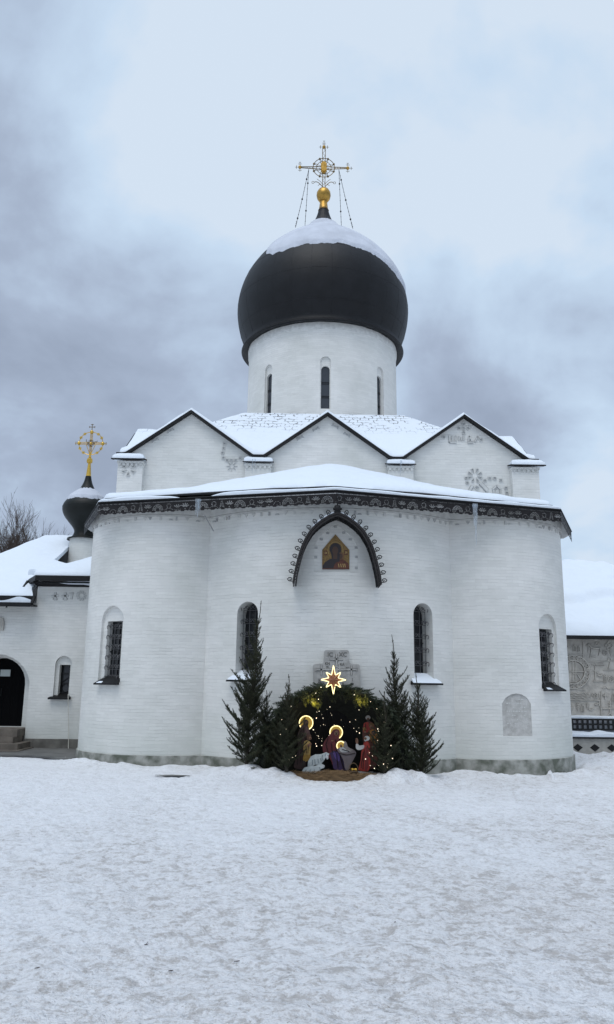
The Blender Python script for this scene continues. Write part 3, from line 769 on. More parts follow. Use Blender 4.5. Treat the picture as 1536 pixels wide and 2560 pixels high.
# ---- drum
DC = (0.03, 9.75); DR = 2.57
def drum_uv(c, n):
    r = hypot(c.x-DC[0], c.y-DC[1])
    if r > DR-.03: return lambda v: (DR*atan2(v.x-DC[0], DC[1]-v.y)*.999, v.z)
    return lambda v: (r+v.x*.2, v.z)
def drum():
    mb = MB(); mb.lathe([(DR+.02, 8.6), (DR, 10.5), (DR-.01, 12.92)], 96, None, None, DC)
    d = mb.build('drum_wall', PLAST, church)
    cut = MB(); wins = []
    for k in range(8):
        a = radians(k*45+.5); n = Vector((sin(a), -cos(a), 0)); p = (DC[0]+(DR+.0)*n.x, DC[1]+DR*n.y, 9.98)
        M = frame(p, n); wins.append(M); cut.prism(arch(.33, 1.76), -.07, .3, None, M)
    boolcut(d, cut)
    cut = MB()
    for M in wins: cut.prism(arch(.27, 1.42, y0=.04), -.42, 0, None, M)
    boolcut(d, cut, True, drum_uv)
    for M in wins:
        g = MB(); g.prism(arch(.30, 1.45, y0=.02), -.17, -.14, GLASSD, M)
        for q in (.42, .47, .88, .93): g.box(-.14, .14, q-.008, q+.008, -.14, -.125, IRON, M)
        g.box(-.134, .134, .041, .06, -.139, -.12, IRON, M)
        g.build('drum_window', None, church)
    # lumpy plaster band under the dome and lead flashing at the foot
    mb = MB(); n = 120; vs = []
    for (r, z) in ((DR-.02, 12.66), (DR+.015, 12.70), (DR+.03, 12.80), (DR+.03, 12.90)):
        for j in range(n):
            q = 2*pi*j/n; rr = r+.018*noise.noise(Vector((cos(q)*9, sin(q)*9, z*4))); vs.append((DC[0]+rr*cos(q), DC[1]+rr*sin(q), z+.03*noise.noise(Vector((cos(q)*6, sin(q)*6, 1))) if z < 12.75 else z))
    mb.add(vs, [(i*n+j, i*n+(j+1) % n, (i+1)*n+(j+1) % n, (i+1)*n+j) for i in range(3) for j in range(n)])
    mb.build('drum_cornice', CARVE, church, True)
    mb = MB(); mb.lathe([(2.60, 9.5), (2.66, 9.5), (2.64, 9.66), (2.56, 9.72)], 8, None, Matrix.Translation((DC[0], DC[1], 0)) @ Matrix.Rotation(pi/8, 4, 'Z') @ Matrix.Scale(1.035, 4)@Matrix.Translation((0, 0, -.19))); mb.build('drum_flashing', METAL, church)
drum()

# ---- dome
DP = [(2.50, 12.91), (2.64, 12.90), (2.80, 12.86), (2.83, 12.90), (2.74, 13.0), (2.73, 13.12), (2.80, 13.35), (2.90, 13.65), (2.975, 14.0), (3.01, 14.35), (3.0, 14.7), (2.94, 15.05), (2.83, 15.4), (2.68, 15.73),
      (2.48, 16.05), (2.24, 16.36), (1.96, 16.65), (1.66, 16.92), (1.34, 17.17), (1.03, 17.40), (.78, 17.60), (.58, 17.80), (.44, 17.98), (.33, 18.16), (.26, 18.33), (.21, 18.5), (.17, 18.68)]
def catmull(p, k=4):
    out = []
    for i in range(len(p)-1):
        a = p[max(0, i-1)]; b = p[i]; c = p[i+1]; d = p[min(len(p)-1, i+2)]
        for j in range(k):
            t = j/k; out.append(tuple(.5*((2*b[q])+(-a[q]+c[q])*t+(2*a[q]-5*b[q]+4*c[q]-d[q])*t*t+(-a[q]+3*b[q]-3*c[q]+d[q])*t**3) for q in (0, 1)))
    out.append(p[-1]); return out
def dome():
    mb = MB(); prof = DP[:4]+catmull(DP[4:], 3); mb.lathe(prof, 128, None, None, DC)
    dm = mb.build('dome', DOMEM, church, True, 30)
    # seams
    sm = MB()
    pr = catmull(DP[5:], 2)
    for k in range(28):
        a = 2*pi*(k+.3)/28; sm.tube([(DC[0]+(r-.002)*cos(a), DC[1]+(r-.002)*sin(a), z) for r, z in pr[:-3]], .005, 4)
    for zz in (13.6, 14.6, 15.6, 16.4):
        r = interp(zz, [(z, r_) for r_, z in pr]); sm.tube([(DC[0]+(r+.001)*cos(2*pi*i/96), DC[1]+(r+.001)*sin(2*pi*i/96), zz) for i in range(96)], .005, 4, closed=True)
    sm.build('dome_seam', DOMEM, dm)
    # snow cap, thinning to nothing along a ragged lower edge
    up_ = [p for p in catmull(DP[8:], 8) if p[1] < 18.12]
    n = 320; vs = []
    lim = [(-180, 16.2), (-120, 16.4), (-90, 16.75), (-60, 16.6), (-51, 16.3), (-48, 15.72), (-38, 15.52), (-25, 15.50), (-14, 15.60), (0, 15.58), (8, 15.62), (20, 15.58), (32, 15.5), (44, 15.38), (52, 15.2), (58, 15.05), (70, 15.0), (90, 15.2), (120, 15.9), (180, 16.2)]
    for (r, z) in up_:
        for j in range(n):
            q = 2*pi*j/n; th = math.degrees(atan2(cos(q), -sin(q)))
            zl = interp(th, lim)+.07*fbm(cos(q)*9, sin(q)*9, z*2, 4)+(.05*fbm(cos(q)*40, sin(q)*40, z*9, 2) if th > 5 else 0)
            t = max(-.03, min(.055, (z-zl)*.40)); t2 = 18.08-z
            if t2 < .15: t = min(t, t2*.5-.01+.02*noise.noise(Vector((cos(q)*5, sin(q)*5, 2))))
            vs.append((DC[0]+(r+t)*cos(q), DC[1]+(r+t)*sin(q), z+t*.6))
    k = len(up_); mb = MB(); mb.add(vs, [(i*n+j, i*n+(j+1) % n, (i+1)*n+(j+1) % n, (i+1)*n+j) for i in range(k-1) for j in range(n)])
    mb.build('dome_snow', THIN_SHADE, dm, True, 180)
dome()

# ---- great cross
def cross_main():
    X0, Y0 = DC; T = Matrix.Translation((X0, Y0, 0))
    o = MB()
    o.lathe([(.20, 18.62), (.17, 18.66), (.135, 18.95), (.12, 19.0), (.17, 19.02), (.235, 19.12), (.262, 19.24), (.25, 19.36), (.19, 19.47), (.09, 19.53)], 32, None, None, DC)
    orb = o.build('orb', GOLD, church, True, 60)
    c = MB()
    F_ = Matrix(((1, 0, 0, X0), (0, 0, -1, Y0), (0, 1, 0, 0), (0, 0, 0, 1)))   # local x, y=z world, z=towards viewer
    zc = 20.42
    def t(pts, r, n=5, m=BRONZE, closed=False): c.tube([(p[0], p[1], p[2] if len(p) > 2 else 0) for p in pts], r, n, m, F_, closed)
    for s_ in (-1, 1):      # lattice shaft
        t([(s_*.045, 19.5), (s_*.055, 21.25)], .013)
        t([(s_*.25, zc-.055), (s_*.86, zc-.02)], .018); t([(s_*.25, zc+.035), (s_*.86, zc+.02)], .018); t([(0, zc-.06), (s_*.3, zc-.06)], .018); t([(0, zc+.04), (s_*.3, zc+.04)], .018)
        for q in (.42, .52, .62): t([(s_*q, zc-.05), (s_*q, zc+.04)], .010)
    for i in range(15):
        z = 19.55+i*.115
        if i % 2: t([(-.045, z), (.05, z+.115)], .007, 4)
        else: t([(.045, z), (-.05, z+.115)], .007, 4)
    for R_, rr in ((.40, .014), (.27, .011)):
        t([(R_*cos(2*pi*i/32), zc+R_*sin(2*pi*i/32)) for i in range(32)], rr, 5, BRONZE, True)
    for k in range(8):
        a = radians(22.5+45*k); c.ball((X0+.40*cos(a), Y0, zc+.40*sin(a)), .042, 8, BRONZE)
        for s_ in (-1, 1):
            t([((.13+.27*q)*cos(a+s_*.22*(1-q)), zc+(.13+.27*q)*sin(a+s_*.22*(1-q)+.06*sin(q*6))) for q in lin(0, 1, 6)], .010, 4)
    # tip crosslets
    for (bx, bz, dirs) in ((0, 21.3, ((0, 1), (-1, 0), (1, 0))), (-.89, zc, ((-1, 0), (0, 1), (0, -1))), (.89, zc, ((1, 0), (0, 1), (0, -1)))):
        c.ball((X0+bx, Y0, bz), .065, 10, GOLD)
        for dx, dz in dirs:
            L = .26 if (dz == 1) else .19; 
            if bx != 0 and dz == 1: L = .21
            t([(bx, bz), (bx+dx*L, bz+dz*L)], .008, 4)
            for q, hw in (((.65, .07), (1.0, .04)) if dz == 1 else ((.68, .065),)):
                cx_, cz_ = bx+dx*L*q, bz+dz*L*q; t([(cx_-dz*hw, cz_-dx*hw), (cx_+dz*hw, cz_+dx*hw)], .010, 4)
        if bx == 0: t([(-.06, 21.40), (.06, 21.40)], .009, 4)
    # curling sprays at the foot
    for s_ in (-1, 1):
        t([(s_*(.05+.30*q), 19.62+.20*sin(q*2.0)) for q in lin(0, 1, 7)], .014)
        t([(s_*(.40+.045*cos(q)), 19.79+.045*sin(q)) for q in lin(0, 6.0, 10)], .009)
        t([(s_*(.05+.2*q), 19.72+.22*q**.7) for q in lin(0, 1, 5)], .009); t([(s_*(.05+.16*q), 19.6+.11*sin(q*2.6)) for q in lin(0, 1, 6)], .009)
    cr = c.build('dome_cross', None, church, True)
    # central gilded boss: two lobes facing the viewer
    b = MB(); pts = []
    for i in range(28):
        q = 2*pi*i/28; r = .125 + .0*cos(q); xx = .13*cos(q)*(1-.22*math.exp(-(sin(q)/.35)**2)); zz = .245*sin(q)
        pts.append((xx, zc+zz))
    b.prism(pts, -.035, .05, None, F_)
    b.prism([(p[0]*.8, zc+(p[1]-zc)*.8) for p in pts], .05, .075, None, F_); b.prism([(-.02, zc-.16), (.02, zc-.16), (.02, zc+.16), (-.02, zc+.16)], .075, .09, None, F_)
    b.build('boss', GOLD, cr)
    # stay chains
    for (sx, ex, ey, ez) in ((-1, -1.02, -.55, 17.55), (-1, -.72, .95, 17.62), (1, 1.04, -.55, 17.55), (1, .76, .95, 17.62)):
        h = MB(); a = Vector((X0+sx*.56, Y0, zc-.07)); e = Vector((X0+ex, Y0+ey, ez)); n = 30
        pts = [a.lerp(e, i/n)+Vector((0, 0, -.06*sin(pi*i/n))) for i in range(n+1)]; h.tube(pts, .008, 4)
        for i in range(3, n, 2):
            big = (i % 5 == 0); h.ball(pts[i], .032 if big else .016, 6, None, 1.2)
        for i in (n-3, n-2, n-1): h.ball(pts[i], .022, 6)
        h.build('stay_chain', IRON, cr)
cross_main()

# ---- reliefs on the gables (shallow brick carvings)
def reliefs():
    z2 = lambda x, y: (270+x/2.65, 980+y/2.65)
    z3 = lambda x, y: (820+x/2.3935, 980+y/2.3935)
    YG = 4.0
    def P(zf, x, y, Y=YG): p = at(*zf(x, y), Y); return (p.x, p.z)
    FM = Matrix(((1, 0, 0, 0), (0, 0, -1, YG), (0, 1, 0, 0), (0, 0, 0, 1)))
    mb = MB()
    def shape(poly, m=CARVE, d=.03, Mx=FM): mb.prism(poly, -.01, d, m, Mx)
    def ring_shape(poly, t=.022, m=CARVE):   # raised rim round a dark recess
        cx_ = sum(p[0] for p in poly)/len(poly); cz_ = sum(p[1] for p in poly)/len(poly)
        shape(poly, CARVED, .008); n = len(poly)
        for i in range(n):
            a, b = poly[i], poly[(i+1) % n]; ia = [a[0]+(cx_-a[0])*.32, a[1]+(cz_-a[1])*.32]; ib = [b[0]+(cx_-b[0])*.32, b[1]+(cz_-b[1])*.32]
            shape([a, b, tuple(ib), tuple(ia)], m, .028)
    def wheel(c, R_, n, ph=0, ri=.35, Mx=None):
        for k in range(n):
            a = 2*pi*k/n+ph; da = .24*6/n*1.1
            poly = [(c[0]+R_*ri*cos(a), c[1]+R_*ri*sin(a)), (c[0]+R_*cos(a-da), c[1]+R_*sin(a-da)), (c[0]+R_*cos(a+da), c[1]+R_*sin(a+da))]
            ring_shape(poly)
    # squares on the left gable
    for (x, y) in ((773, 343), (768, 373), (760, 404), (766, 437), (792, 453), (819, 453), (847, 453), (877, 440)):
        mb.mark(); c = P(z2, x, y); ring_shape([(c[0]-.042, c[1]-.035), (c[0]+.042, c[1]-.035), (c[0]+.042, c[1]+.035), (c[0]-.042, c[1]+.035)])
    mb.mark(); c = P(z2, 822, 493)
    for k in range(8): a = pi*k/4; shape([(c[0]+.05*cos(a)-.012*sin(a), c[1]+.05*sin(a)+.012*cos(a)), (c[0]+.15*cos(a), c[1]+.15*sin(a)), (c[0]+.05*cos(a)+.012*sin(a), c[1]+.05*sin(a)-.012*cos(a))], CARVED, .02)
    # little tilted tablets under the slopes
    for zf, x, y, rot in ((z2, 415, 256, .55), (z2, 312, 320, .45), (z2, 1378, 246, .5), (z2, 1273, 305, .5), (z3, 44, 205, -.5), (z3, 114, 255, -.5)):
        mb.mark(); c = P(zf, x, y); pts = [(-.10, -.045), (-.05, -.02), (.05, -.02), (.10, -.045), (.085, .045), (.04, .02), (-.04, .02), (-.085, .045)]
        shape([(c[0]+p[0]*cos(rot)-p[1]*sin(rot), c[1]+p[0]*sin(rot)+p[1]*cos(rot)) for p in pts], CARVED, .02)
    # right gable: quatrefoil cross, letter-like signs
    mb.mark(); c = P(z3, 812, 218)
    for dx, dz in ((0, .12), (0, -.12), (.12, 0), (-.12, 0), (0, 0)):
        ring_shape([(c[0]+dx+.055*cos(q*pi/4), c[1]+dz+.055*sin(q*pi/4)) for q in range(8)])
    def stroke(x0, y0, x1, y1, wd=.035, m=CARVE):
        a = Vector(P(z3, x0, y0)); b = Vector(P(z3, x1, y1)); d = (b-a).normalized(); nn = Vector((-d.y, d.x))*wd/2
        shape([tuple(a-nn), tuple(b-nn), tuple(b+nn), tuple(a+nn)], m, .032)
        shape([tuple(a-nn*1.6), tuple(b-nn*1.6), tuple(b+nn*1.6), tuple(a+nn*1.6)], CARVED, .006)
    mb.mark()
    for s_ in ((727, 262, 727, 304), (745, 262, 745, 300), (765, 262, 765, 300), (725, 303, 770, 303), (784, 265, 784, 292), (813, 262, 813, 290), (800, 272, 800, 292),
               (846, 265, 840, 302), (846, 265, 866, 302), (836, 303, 870, 303), (897, 268, 878, 300), (898, 268, 898, 280)): stroke(*s_)
    for x, y in ((692, 271), (916, 287)):
        mb.mark(); c = P(z3, x, y); ring_shape([(c[0]+.05*cos(q*pi/4), c[1]+.05*sin(q*pi/4)) for q in range(8)])
    mb.mark(); c = P(z3, 880, 500); wheel(c, .20, 8, pi/8, .32)
    for x, y in ((828, 515), (834, 544), (940, 530), (968, 517), (998, 517), (1035, 529), (1066, 575), (1071, 604), (1071, 632), (1071, 655), (900, 620)):
        mb.mark(); c = P(z3, x, y); ring_shape([(c[0]-.045, c[1]-.035), (c[0]+.045, c[1]-.035), (c[0]+.045, c[1]+.035), (c[0]-.045, c[1]+.035)])
    mb.mark(); stroke(866, 560, 840, 605, .06); mb.mark(); stroke(912, 545, 955, 592, .08); mb.mark(); c = P(z3, 892, 574); ring_shape([(c[0]+.07*cos(q*pi/4), c[1]+.06*sin(q*pi/4)) for q in range(8)])
    # little church
    mb.mark(); stroke(990, 640, 1030, 640, .12); stroke(1010, 560, 985, 585, .04); stroke(1010, 560, 1035, 585, .04); stroke(990, 585, 990, 640, .03); stroke(1032, 585, 1032, 640, .03); stroke(1005, 600, 1018, 600, .1)
    # pilaster wheel, on the left corner
    FM2 = Matrix(((1, 0, 0, 0), (0, 0, -1, 3.80), (0, 1, 0, 0), (0, 0, 0, 1)))
    p = at(*z2(138, 512), 3.80); c = (p.x, p.z)
    old = FM.copy()
    for r_ in range(4): FM[r_] = FM2[r_]
    mb.mark(); wheel(c, .19, 6, pi/2, .3)
    mb.build_parts('relief_carving', church)
reliefs()

# ---- stone cross relief on the central apse, inscribed
def stone_cross():
    Y0 = .05; FM = Matrix(((1, 0, 0, 0), (0, 0, -1, Y0), (0, 1, 0, 0), (0, 0, 0, 1)))
    zn = lambda x, y: (700+x/4.9467, 1600+y/4.9467)
    P = lambda x, y: (lambda p: (p.x, p.z))(at(*zn(x, y), Y0-.06))
    def rr(poly, k=5, r=.05):
        out = []; n = len(poly)
        for i in range(n):
            a, b, c = Vector(poly[i-1]), Vector(poly[i]), Vector(poly[(i+1) % n])
            p0 = b+(a-b).normalized()*r; p1 = b+(c-b).normalized()*r
            for j in range(k+1): t = j/k; out.append(tuple((1-t)**2*p0+2*t*(1-t)*b+t*t*p1))
        return out
    CARVE_DK = mat('dark tone in the carving', (.17, .165, .155), .95, 0, .3, 30)  # darker tone for strips beneath the raised bars and for letters
    mb = MB()
    out = [P(420, 760), P(1005, 760), P(990, 300), P(860, 296), P(855, 125), P(548, 125), P(543, 290), P(410, 300)]
    mb.prism(rr(out), -.06, .09, STONE, FM)
    def bar(x0, y0, x1, y1, wd, h=.012, m=STONE):
        a = Vector(P(x0, y0)); b = Vector(P(x1, y1)); d = (b-a).normalized(); nn = Vector((-d.y, d.x))*wd/2
        mb.prism([tuple(a-nn*1.5), tuple(b-nn*1.5), tuple(b+nn*1.5), tuple(a+nn*1.5)], .089, .092, CARVE_DK, FM)
        mb.prism([tuple(a-nn), tuple(b-nn), tuple(b+nn), tuple(a+nn)], .089, .092+h, m, FM)
    bar(700, 170, 700, 330, .034); bar(612, 237, 780, 237, .030)
    bar(450, 365, 945, 365, .035); bar(512, 310, 512, 432, .030); bar(884, 315, 884, 432, .030); bar(445, 345, 445, 388, .02); bar(950, 345, 950, 388, .02)
    bar(700, 300, 700, 740, .05, .008)
    for r_ in (.062,):
        c = P(703, 375); mb.tube([(c[0]+r_*cos(2*pi*i/20), c[1]+r_*sin(2*pi*i/20), .10) for i in range(20)], .012, 5, STONE, FM, True)
    for x, y in ((684, 218), (716, 218), (684, 255), (716, 255)): c = P(x, y); mb.prism([(c[0]+.012*cos(i), c[1]+.012*sin(i)) for i in range(6)], .09, .11, CARVE_DK, FM)
    rnd = random.Random(5)
    def txt(s_, x, y, size, m=CARVE_DK, thick=.006):
        cu = bpy.data.curves.new('t', 'FONT'); cu.body = s_; cu.size = size; cu.extrude = thick/2; cu.align_x = 'CENTER'; cu.offset = .0015
        ob = bpy.data.objects.new('t', cu); C.objects.link(ob); dg = bpy.context.evaluated_depsgraph_get(); me = bpy.data.meshes.new_from_object(ob.evaluated_get(dg))
        c = P(x, y); mb.add([(v.co.x+c[0], v.co.y+c[1]-size*.35, .0955+v.co.z) for v in me.vertices], [tuple(p.vertices) for p in me.polygons], m, FM)
        bpy.data.objects.remove(ob); bpy.data.curves.remove(cu); bpy.data.meshes.remove(me)
    txt('IC', 622, 178, .115); txt('XC', 780, 178, .115)
    txt('KN', 588, 290, .07); txt('KA', 770, 300, .07); txt('IC', 590, 330, .05); txt('XC', 835, 345, .05)
    txt('K', 495, 500, .10); txt('T', 500, 560, .08); txt('I', 895, 490, .09); txt('P', 895, 550, .10); txt('B', 780, 540, .07); txt('M', 580, 590, .06)
    mb.build('stone_cross_relief', None, church)
    # round-headed inscription plaque on the right apse
    mb = MB(); mb.prism(plq_poly, -.055, -.03, mat('weathered inscription slab', (.36, .35, .33), .95, 0, col2=(.50, .49, .47), vscale=9, bump=.012, bscale=30, detail=8), MP)
    for i in range(7):   # worn lines of an illegible inscription
        y = .72-.08*i
        x = -.22
        while x < .2:
            wd = rnd.uniform(.02, .06)
            if rnd.random() < .7: mb.box(x, x+wd, y, y+.022, -.031, -.0275, CARVE, MP)
            x += wd+.02
    mb.build('wall_plaque', None, church)
stone_cross()

# ---- icon and its canopy
def icon():
    Y0 = .115; FM = Matrix(((1, 0, 0, 0), (0, 0, -1, Y0), (0, 1, 0, 0), (0, 0, 0, 1)))
    z7 = lambda x, y: (680+x/4.497, 1220+y/4.497)
    P = lambda x, y: (lambda p: (p.x, p.z))(at(*z7(x, y), Y0))
    gold = mat('icon gold ground', (.26, .155, .045), .5, .2, .5, 30); dark = mat('icon dark robe', (.025, .018, .02), .6); dk2 = mat('icon dark face', (.07, .035, .022), .6)
    red = mat('icon ochre red robe', (.12, .035, .018), .6, 0, .4, 25); gl = mat('icon pale gold line', (.5, .34, .12), .5)
    mb = MB()
    def pz(pts, w0, w1, m): mb.prism([P(*p) for p in pts], w0, w1, m, FM)
    def ell(cx_, cy_, rx, ry, w0, w1, m, n=20): pz([(cx_+rx*cos(2*pi*i/n), cy_+ry*sin(2*pi*i/n)) for i in range(n)], w0, w1, m)
    pz([(567, 915), (872, 915), (872, 698), (715, 522), (567, 695)], -.02, .012, gold)
    pz([(567, 905), (567, 915), (872, 915), (872, 905)], .012, .018, red)
    pz([(570, 912), (572, 872), (600, 835), (650, 800), (700, 790), (745, 830), (720, 912)], .012, .016, dark)
    ell(715, 690, 66, 70, .016, .019, dark); pz([(655, 700), (690, 840), (760, 830), (780, 720)], .0165, .0195, dark)
    ell(712, 705, 34, 48, .019, .022, dk2); pz([(690, 740), (690, 800), (735, 800), (735, 740)], .0192, .0222, dk2)
    pz([(690, 912), (705, 860), (750, 810), (800, 800), (860, 850), (868, 912)], .016, .0185, red)
    ell(780, 765, 34, 40, .0195, .0215, mat('icon halo dark ochre', (.16, .07, .025), .5)); ell(772, 770, 24, 32, .0215, .024, dk2)
    pz([(740, 770), (752, 740), (770, 735), (760, 800), (745, 812)], .024, .026, dark)
    for x in (745, 770, 795, 815): pz([(x, 855), (x+6, 850), (x+14, 890), (x+8, 895)], .0185, .0195, gl)
    for (x, y) in ((605, 730), (835, 725)): pz([(x-20, y-25), (x+20, y-25), (x+20, y+28), (x-20, y+28)], .012, .014, red); pz([(x-9, y-14), (x-3, y-14), (x-3, y+16), (x-9, y+16)], .014, .0155, gl); pz([(x+4, y-10), (x+12, y-10), (x+12, y+12), (x+4, y+12)], .014, .0155, gl)
    n = 26
    for i in range(n+1):
        q = radians(200+i*(-220)/n); x = 715+84*cos(q); y = 700-92*sin(q)
        if y < 800: pz([(x-3, y-3), (x+3, y-3), (x+3, y+3), (x-3, y+3)], .012, .0135, gl)
    ic = mb.build('icon', None, church); ic['label'] = 'dark mother and child icon on gold, pointed top'
    # small grey studs in the niche border
    mb = MB(); YF = .05; F3 = Matrix(((1, 0, 0, 0), (0, 0, -1, .12), (0, 1, 0, 0), (0, 0, 0, 1)))
    for x, y in ((715, 440), (630, 508), (808, 502), (556, 577), (882, 577), (496, 672), (948, 672), (493, 779), (951, 775), (951, 900)):
        mb.mark(); p = at(*z7(x, y), .12); mb.box(p.x-.032, p.x+.032, p.z-.022, p.z+.022, -.0, .02, CARVED, F3)
    mb.build_parts('niche_stud', church)
    # canopy: pointed metal arch standing out from the wall
    half = []   # outer curve, left side from foot to crown, in x,z
    for (x, y) in ((238, 1075), (250, 980), (272, 880), (300, 770), (335, 660), (385, 555), (450, 460), (530, 385), (620, 325), (690, 292), (738, 278)):
        p = at(*z7(x, y), -.40); half.append((p.x, p.z))
    cxx = half[-1][0]; crown = half[-1][1]
    left = [(x-cxx, z) for x, z in catmull(half, 3)]
    full = left+[(-x, z) for x, z in left[::-1][1:]]
    def off(pts, d):
        out = []
        for i, p in enumerate(pts):
            a = Vector(pts[max(0, i-1)]); b = Vector(pts[min(len(pts)-1, i+1)]); t = (b-a).normalized(); nn = Vector((-t.y, t.x)); out.append((p[0]+nn.x*d, p[1]+nn.y*d))
        return out
    yw = .06; yf = -.42
    def strip(mb_, o_, i_, y0, y1, m):
        n = len(o_); vs = []
        for yy in (y0, y1):
            vs += [(cxx+p[0], yy, p[1]) for p in o_]+[(cxx+p[0], yy, p[1]) for p in i_]
        fs = []
        for i in range(n-1):
            fs += [(i, i+1, n+i+1, n+i), (2*n+i+1, 2*n+i, 3*n+i, 3*n+i+1), (i+1, i, 2*n+i, 2*n+i+1), (n+i, n+i+1, 3*n+i+1, 3*n+i)]
        fs += [(0, n, 3*n, 2*n), (n-1, 2*n-1, 4*n-1, 3*n-1)]
        mb_.add(vs, fs, m)
    hb = MB()
    def wal(x): return CC[1]-sqrt(CC[2]**2-min(x*x, 9))
    HM = mat('brown black canopy metal', (.030, .027, .027), .6, 0, .4, 30, spec=.2)
    strip(hb, full, off(full, -.022), yf, .12, HM)
    strip(hb, off(full, .012), off(full, -.030), yf-.016, yf, HM); strip(hb, off(full, -.045), off(full, -.075), yf-.012, yf, HM)
    for k in range(1, len(full)-1): hb.tube([(cxx+full[k][0], yf-.006, full[k][1]), (cxx+off(full, -.06)[min(k+1, len(full)-1)][0], yf-.006, off(full, -.06)[min(k+1, len(full)-1)][1])], .006, 4, HM)
    # ribs / lattice of bars inside
    inn = off(full, -.055)
    for yy in (-.33, -.22, -.11, 0.0): hb.tube([(cxx+p[0], yy, p[1]) for p in inn], .012, 5, IRON)
    for k in range(2, len(inn)-2, 3): hb.tube([(cxx+inn[k][0], yf, inn[k][1]), (cxx+inn[k][0], .07, inn[k][1])], .010, 5, IRON)
    for k in range(2, len(inn)-4, 3): hb.tube([(cxx+inn[k][0], yf, inn[k][1]), (cxx+inn[k+3][0], -.1, inn[k+3][1])], .008, 4, IRON)
    hood = hb.build('icon_canopy', None, church)
    # looped brackets
    lb = MB(); L = 0; acc = [0]
    for a, b in zip(left, left[1:]): acc.append(acc[-1]+hypot(b[0]-a[0], b[1]-a[1]))
    nl = 11; 
    for k in range(nl):
        s_ = acc[-1]*(.045+.865*k/(nl-1)); i = max(j for j in range(len(acc)) if acc[j] <= s_); i = min(i, len(left)-2); t = (s_-acc[i])/(acc[i+1]-acc[i])
        p = Vector(left[i]).lerp(Vector(left[i+1]), t); d = (Vector(left[i+1])-Vector(left[i])).normalized(); nn = Vector((-d.y, d.x))
        for sg in (-1, 1):
            loop = [(-.032, 0), (-.034, .06), (-.028, .095), (0, .118), (.028, .095), (.034, .06), (.024, .035), (.0, .03), (-.012, .05), (0, .075)]
            pts = []
            for (a, b) in loop:
                q = p+d*a+nn*b; pts.append((cxx+sg*(q.x), yf+.02, q.y))
            lb.mark(); lb.tube(pts, .0105, 5, IRON)
    lb.build_parts('canopy_loop', hood)
    # snow line on the upper parts of the canopy
    s_ = MB(); n = len(full)
    seg = [i for i in range(n) if abs(full[i][0]) < .50 and full[i][1] > 4.5]
    fo = [full[i] for i in seg]
    strip(s_, off(fo, .038), off(fo, .0125), yf+.02, .02, SNOW); s_.build('canopy_snow', None, hood)
    # dark knot of ironwork between canopy crown and valance
    kb = MB(); kb.ball((cxx, yf+.0, crown+.075), .062, 8, IRON)
    for a in range(6): q = a*pi/3; kb.ball((cxx+.062*cos(q), yf, crown+.075+.055*sin(q)), .032, 6, IRON)
    kb.box(cxx-.07, cxx+.07, yf-.02, yf+.02, crown+.005, crown+.03, IRON); kb.box(cxx-.015, cxx+.015, yf-.012, yf+.012, crown+.1, 5.3, IRON)
    kb.build('canopy_finial', None, hood)
icon()

# bracket rod under the left eaves
mb = MB(); p0 = at(512, 1288, .35); p1 = at(534, 1327, .95); mb.tube([p0, p1], .012, 5); mb.build('gutter_rod', mat('galvanised rod', (.3, .3, .31), .4, .5), church)

# icicles
def icicle(px, y0, y1, Y, label, parts):
    t = at(px, y0, Y); z1 = at(px, y1, Y).z
    e = thing('icicle', label, 'icicle', (t.x, t.y, t.z), 'icicles hanging from the church roofs')
    for k, (dx, f, r) in enumerate(parts):
        mb = MB(); L = (t.z-z1)*f; pts = [(t.x+dx+.004*sin(i*1.7), t.y, t.z+.02-L*i/8) for i in range(9)]
        mb.tube(pts, [r*(1-.9*i/8)*(1+.15*sin(i*2.1)) for i in range(9)], 7); mb.build('ice_spike', ICE, e, True)
icicle(496, 1250, 1296, -.02, 'short fat cluster of icicles hanging over the left of the dark lace valance', ((-.035, .9, .028), (0, 1, .035), (.035, .8, .026), (.01, .6, .03)))
icicle(1188, 1262, 1366, -.02, 'long thin icicle hanging over the right half of the dark lace valance', ((0, 1, .030), (-.03, .55, .026), (.03, .5, .026)))
icicle(635, 1150, 1187, 3.7, 'small icicle on the pilaster between the left and middle gables', ((-.03, 1, .014), (.03, .9, .012)))
icicle(1002, 1152, 1192, 3.7, 'small icicle on the pilaster between the middle and right gables', ((0, 1, .016), (.03, .5, .012)))

